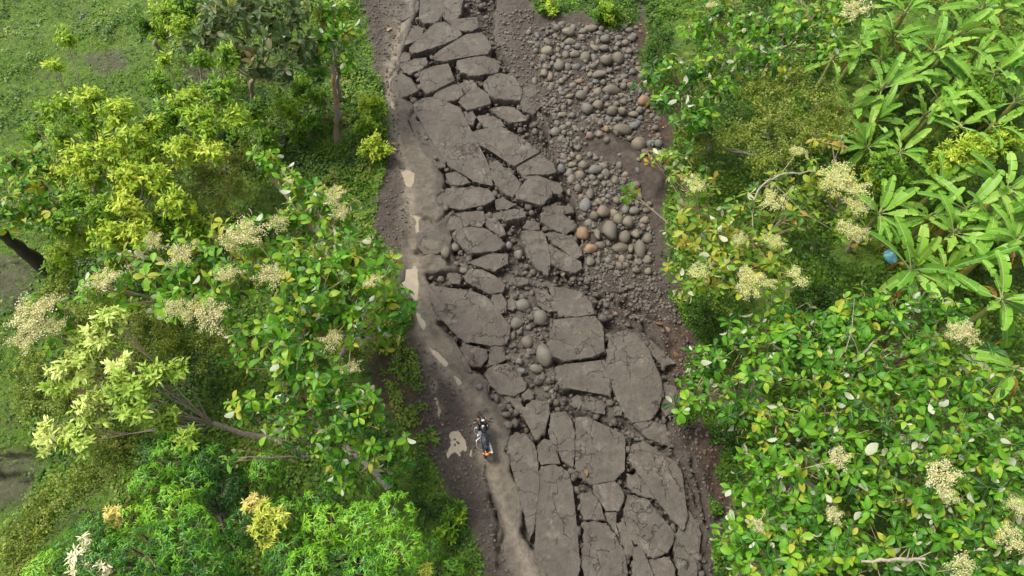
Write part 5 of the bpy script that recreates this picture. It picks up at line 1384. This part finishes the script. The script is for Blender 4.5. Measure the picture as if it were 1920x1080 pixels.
# fallen leaf litter on the bare soil
x, y = scatter(26000, -24, 24, 1, 34, gr_)
lit = (samp(blur(red, 4), x, y) * .35 + samp(soilr.astype(float), x, y) * .10 + samp(grass, x, y) * .02)
keep = gr_.random(len(x)) < lit
x, y = x[keep], y[keep]
n = len(x)
a = gr_.random(n) * 6.28
B = Batch()
L = gr_.uniform(.06, .2, n)
B.add(*leaves(np.stack([x, y, zt(x, y) + .03], 1), np.stack([np.cos(a), np.sin(a), gr_.normal(size=n) * .25], 1), np.tile([0, 0, 1.0], (n, 1)) + gr_.normal(size=(n, 3)) * .35, L, L * .3, .3, .3, gr_.random(n) ** 1.6, 'herb', 3))
tag(link("leaf_litter", B.mesh("leaf_litter", M['dry'])), "small dry leaves scattered over the bare soil", kind="stuff")
# larger dry leaves one can tell apart on the road
for i, (u, v, L_, lab) in enumerate([(735,54,.5,"tan dry leaf on the mud at the top of the road"),(733,270,.45,"curled tan dry leaf in the upper wheel track"),(741,277,.3,"small brown dry leaf beside the curled tan one"),(1088,638,.35,"orange-brown dry leaf on the square slab"),(1229,607,.5,"tan dry leaf on the soil, larger of the neighbouring two"),(1247,613,.45,"tan dry leaf on the soil, smaller of the neighbouring two"),(1246,730,.5,"reddish dry leaf beside the tilted slab's edge"),
                             (1097,900,.45,"brown dry leaf lying across the slab joint"),(1262,660,.5,"pale dry leaf on the soil above the dark crack"),(832,799,.25,"orange dry leaf by the mud shoulder"),(1284,818,.4,"silvery narrow leaf on the soil slope"),(1104,592,.28,"pale sliver of leaf on the slab's top joint")]):
    p = G(u, v)
    zz = max(p[2], 0.03 if 1040 < u < 1150 else p[2])
    r = np.random.default_rng(500 + i)
    a = r.random() * 6.28
    V, F, T, E = leaves(np.zeros((1, 3)), np.array([[math.cos(a), math.sin(a), .1]]), np.array([[.1, .1, 1.0]]), L_ * .7, L_ * .2, .35, .4, .4 + .5 * r.random(), 'broad')
    o = link("dry_leaf", make_mesh("dry_leaf", V, F, {'tint': T, 'edge': E}, False, [M['dry']]), None, (p[0], p[1], zz + .05))
    tag(o, lab, "leaf", "dry leaves lying on the road")

# blue plastic bag under the bananas
def bag():
    me = rock_mesh("plastic_bag", 9, 3)
    r = np.random.default_rng(3)
    for v in me.vertices:
        c = v.co
        k = 1 + .12 * math.sin(7 * c.x + 5 * c.y) + .10 * math.sin(9 * c.y - 6 * c.z)
        tie = max(0, c.z - .45)
        v.co = (c.x * k * (1 - 1.2 * tie), c.y * k * (1 - 1.2 * tie), c.z * .8 + tie * .7)
    me.materials.append(simple_mat("blue_plastic", (0.16, 0.42, 0.52), 0.35, var=.4, nscale=3))
    return me
p = P(1672, 478, .9)
o = link("plastic_bag", bag(), None, (p[0], p[1], .75), (.2, .1, .4), (.28, .36, .3))
tag(o, "light blue plastic bag lying under the banana leaves", "bag")

# ------------------------------------------------------------------ motorcycle
def motorcycle(u, v, heading, lean):
    p = G(u, v)
    root = thing("motorcycle", "black motorcycle with orange tail light parked beside the tan puddle", "motorcycle", (p[0], p[1], p[2] + .0), None, (0, lean, heading))
    mk = lambda nm, c, r, m=0: simple_mat(nm, c, r, m, .12, 6)
    blk, rub, sil, wht = mk("black_paint", (.012, .012, .014), .25), mk("rubber", (.02, .02, .02), .8), mk("bare_metal", (.5, .5, .52), .3, .9), mk("white_panel", (.62, .58, .55), .35)
    seatm, org, red_, glass = mk("seat_vinyl", (.018, .022, .028), .55), mk("orange_lens", (.75, .22, .04), .3), mk("red_lens", (.5, .03, .02), .25), mk("lamp_glass", (.18, .19, .2), .08)
    def add(nm, bm_or_vf, mat, par=root, smooth=True):
        if isinstance(bm_or_vf, tuple):
            me = make_mesh(nm, bm_or_vf[0], bm_or_vf[1], None, smooth, [mat])
        else:
            me = bpy.data.meshes.new(nm)
            bm_or_vf.to_mesh(me)
            bm_or_vf.free()
            me.materials.append(mat)
            if smooth:
                for q in me.polygons:
                    q.use_smooth = True
        return link(nm, me, par)
    def ell(c, s, rot=(0, 0, 0), sub=2, box=0.0):
        bm = bmesh.new()
        if box:
            bmesh.ops.create_cube(bm, size=2)
            bmesh.ops.bevel(bm, geom=list(bm.edges), offset=box, segments=3, affect='EDGES')
        else:
            bmesh.ops.create_icosphere(bm, subdivisions=sub, radius=1)
        bmesh.ops.transform(bm, matrix=Matrix.Translation(c) @ Euler(rot).to_matrix().to_4x4() @ Matrix.Diagonal((*s, 1)), verts=bm.verts)
        return bm
    def torus(c, R, r_, ax_rot=0):
        bm = bmesh.new()
        K, J = 24, 8
        vs = [[bm.verts.new((r_ * math.sin(6.283 * j / J) + c[0], (R + r_ * math.cos(6.283 * j / J)) * math.cos(6.283 * k / K) + c[1], (R + r_ * math.cos(6.283 * j / J)) * math.sin(6.283 * k / K) + c[2])) for j in range(J)] for k in range(K)]
        for k in range(K):
            for j in range(J):
                bm.faces.new((vs[k][j], vs[(k + 1) % K][j], vs[(k + 1) % K][(j + 1) % J], vs[k][(j + 1) % J]))
        return bm
    T_ = lambda pts, rads, k=8: tube(np.array(pts), rads, k)
    for nm, yy in (("front_wheel", .65), ("rear_wheel", -.62)):
        w = add(nm, ell((0, yy, .3), (.05, .06, .06)), sil)
        add("tyre", torus((0, yy, .3), .25, .052), rub, w)
        add("rim", torus((0, yy, .3), .2, .014), sil, w)
        sp = [T_([(0, yy, .3), (0, yy + .2 * math.cos(q), .3 + .2 * math.sin(q))], [.006, .006], 4) for q in np.linspace(0, 6.28, 13)[:-1]]
        add("spokes", join(sp), sil, w)["kind"] = "stuff"
    for sx in (-.09, .09):
        add("fork_tube", T_([(sx, .66, .3), (sx, .50, .72), (sx, .44, .92)], [.026, .024, .022]), sil)
    add("front_fender", ell((0, .70, .60), (.075, .30, .05), (-.25, 0, 0)), blk)
    hb = add("handlebar", T_([(-.37, .33, 1.0), (-.24, .38, 1.03), (-.08, .42, .99), (.08, .42, .99), (.24, .38, 1.03), (.37, .33, 1.0)], [.016] * 6), blk)
    for sx in (-1, 1):
        add("grip", T_([(sx * .38, .325, 1.0), (sx * .26, .372, 1.028)], [.024, .024]), rub, hb)
        add("brake_lever", T_([(sx * .26, .42, 1.02), (sx * .38, .40, 1.0)], [.008, .006], 5), sil, hb)
        m = add("mirror", ell((sx * .33, .44, 1.18), (.075, .02, .05)), blk)
        add("mirror_stem", T_([(sx * .25, .38, 1.03), (sx * .31, .43, 1.16)], [.008, .008], 5), blk, m)
        add("turn_signal", ell((sx * .15, .56, .88), (.045, .03, .03)), org)
        add("turn_signal", ell((sx * .13, -.80, .70), (.05, .035, .03)), org)
    add("headlight", ell((0, .56, .90), (.10, .09, .11)), glass)
    add("headlight_cowl", ell((0, .52, .95), (.13, .11, .12)), blk)
    add("instrument_panel", ell((0, .44, 1.06), (.075, .05, .03), (.4, 0, 0)), wht)
    add("fuel_tank", ell((0, .20, .83), (.15, .25, .14)), blk)
    add("tank_cap", ell((0, .24, .965), (.04, .04, .015)), sil)
    add("seat", ell((0, -.30, .82), (.135, .37, .06), (-.04, 0, 0), box=.35), seatm)
    add("frame", join([T_([(0, .44, .85), (0, .2, .66), (0, -.3, .70), (0, -.72, .74)], [.03] * 4), T_([(0, .42, .78), (0, .28, .35), (0, -.15, .32), (0, -.3, .68)], [.025] * 4)]), blk)
    add("engine", ell((0, .10, .42), (.17, .20, .17), box=.3), sil)
    add("crankcase_cover", ell((-.20, .02, .38), (.06, .12, .11)), sil)
    for sx in (-1, 1):
        sh = add("side_shroud", ell((sx * .17, .26, .76), (.06, .17, .12), (0, sx * .3, 0)), blk)
        add("shroud_stripe", ell((sx * .225, .27, .79), (.012, .09, .025), (.5, 0, 0)), wht, sh)
        add("side_panel", ell((sx * .13, -.32, .68), (.03, .20, .09)), wht if sx > 0 else blk)
        add("footpeg", T_([(sx * .12, -.02, .33), (sx * .32, -.02, .33)], [.018, .018], 6), rub)
        add("swingarm", T_([(sx * .10, -.12, .36), (sx * .10, -.62, .30)], [.025, .02], 6), sil)
        add("shock_absorber", T_([(sx * .12, -.5, .36), (sx * .12, -.42, .66)], [.03, .03], 6), sil)
    add("crash_bar", join([T_([(-.10, .32, .62), (-.30, .30, .60), (-.34, .18, .45), (-.28, .1, .36), (-.1, .05, .34)], [.016] * 5), T_([(-.12, -.1, .58), (-.30, -.2, .55), (-.33, -.45, .45), (-.12, -.6, .36)], [.016] * 4)]), sil)
    add("exhaust", T_([(.12, .25, .40), (.17, .1, .30), (.19, -.2, .34), (.20, -.35, .42)], [.022] * 4), sil)
    add("muffler", T_([(.20, -.34, .42), (.21, -.45, .46), (.225, -.8, .60), (.225, -.83, .61)], [.03, .055, .055, .03], 10), wht)
    add("rear_fender", ell((0, -.70, .66), (.09, .22, .06), (-.2, 0, 0)), blk)
    add("tail_light", ell((0, -.86, .73), (.085, .05, .04)), org)
    add("kickstand", T_([(-.12, .02, .32), (-.30, -.10, .03)], [.014, .014], 6), sil)
    return root
motorcycle(903, 822, math.radians(10), math.radians(9))
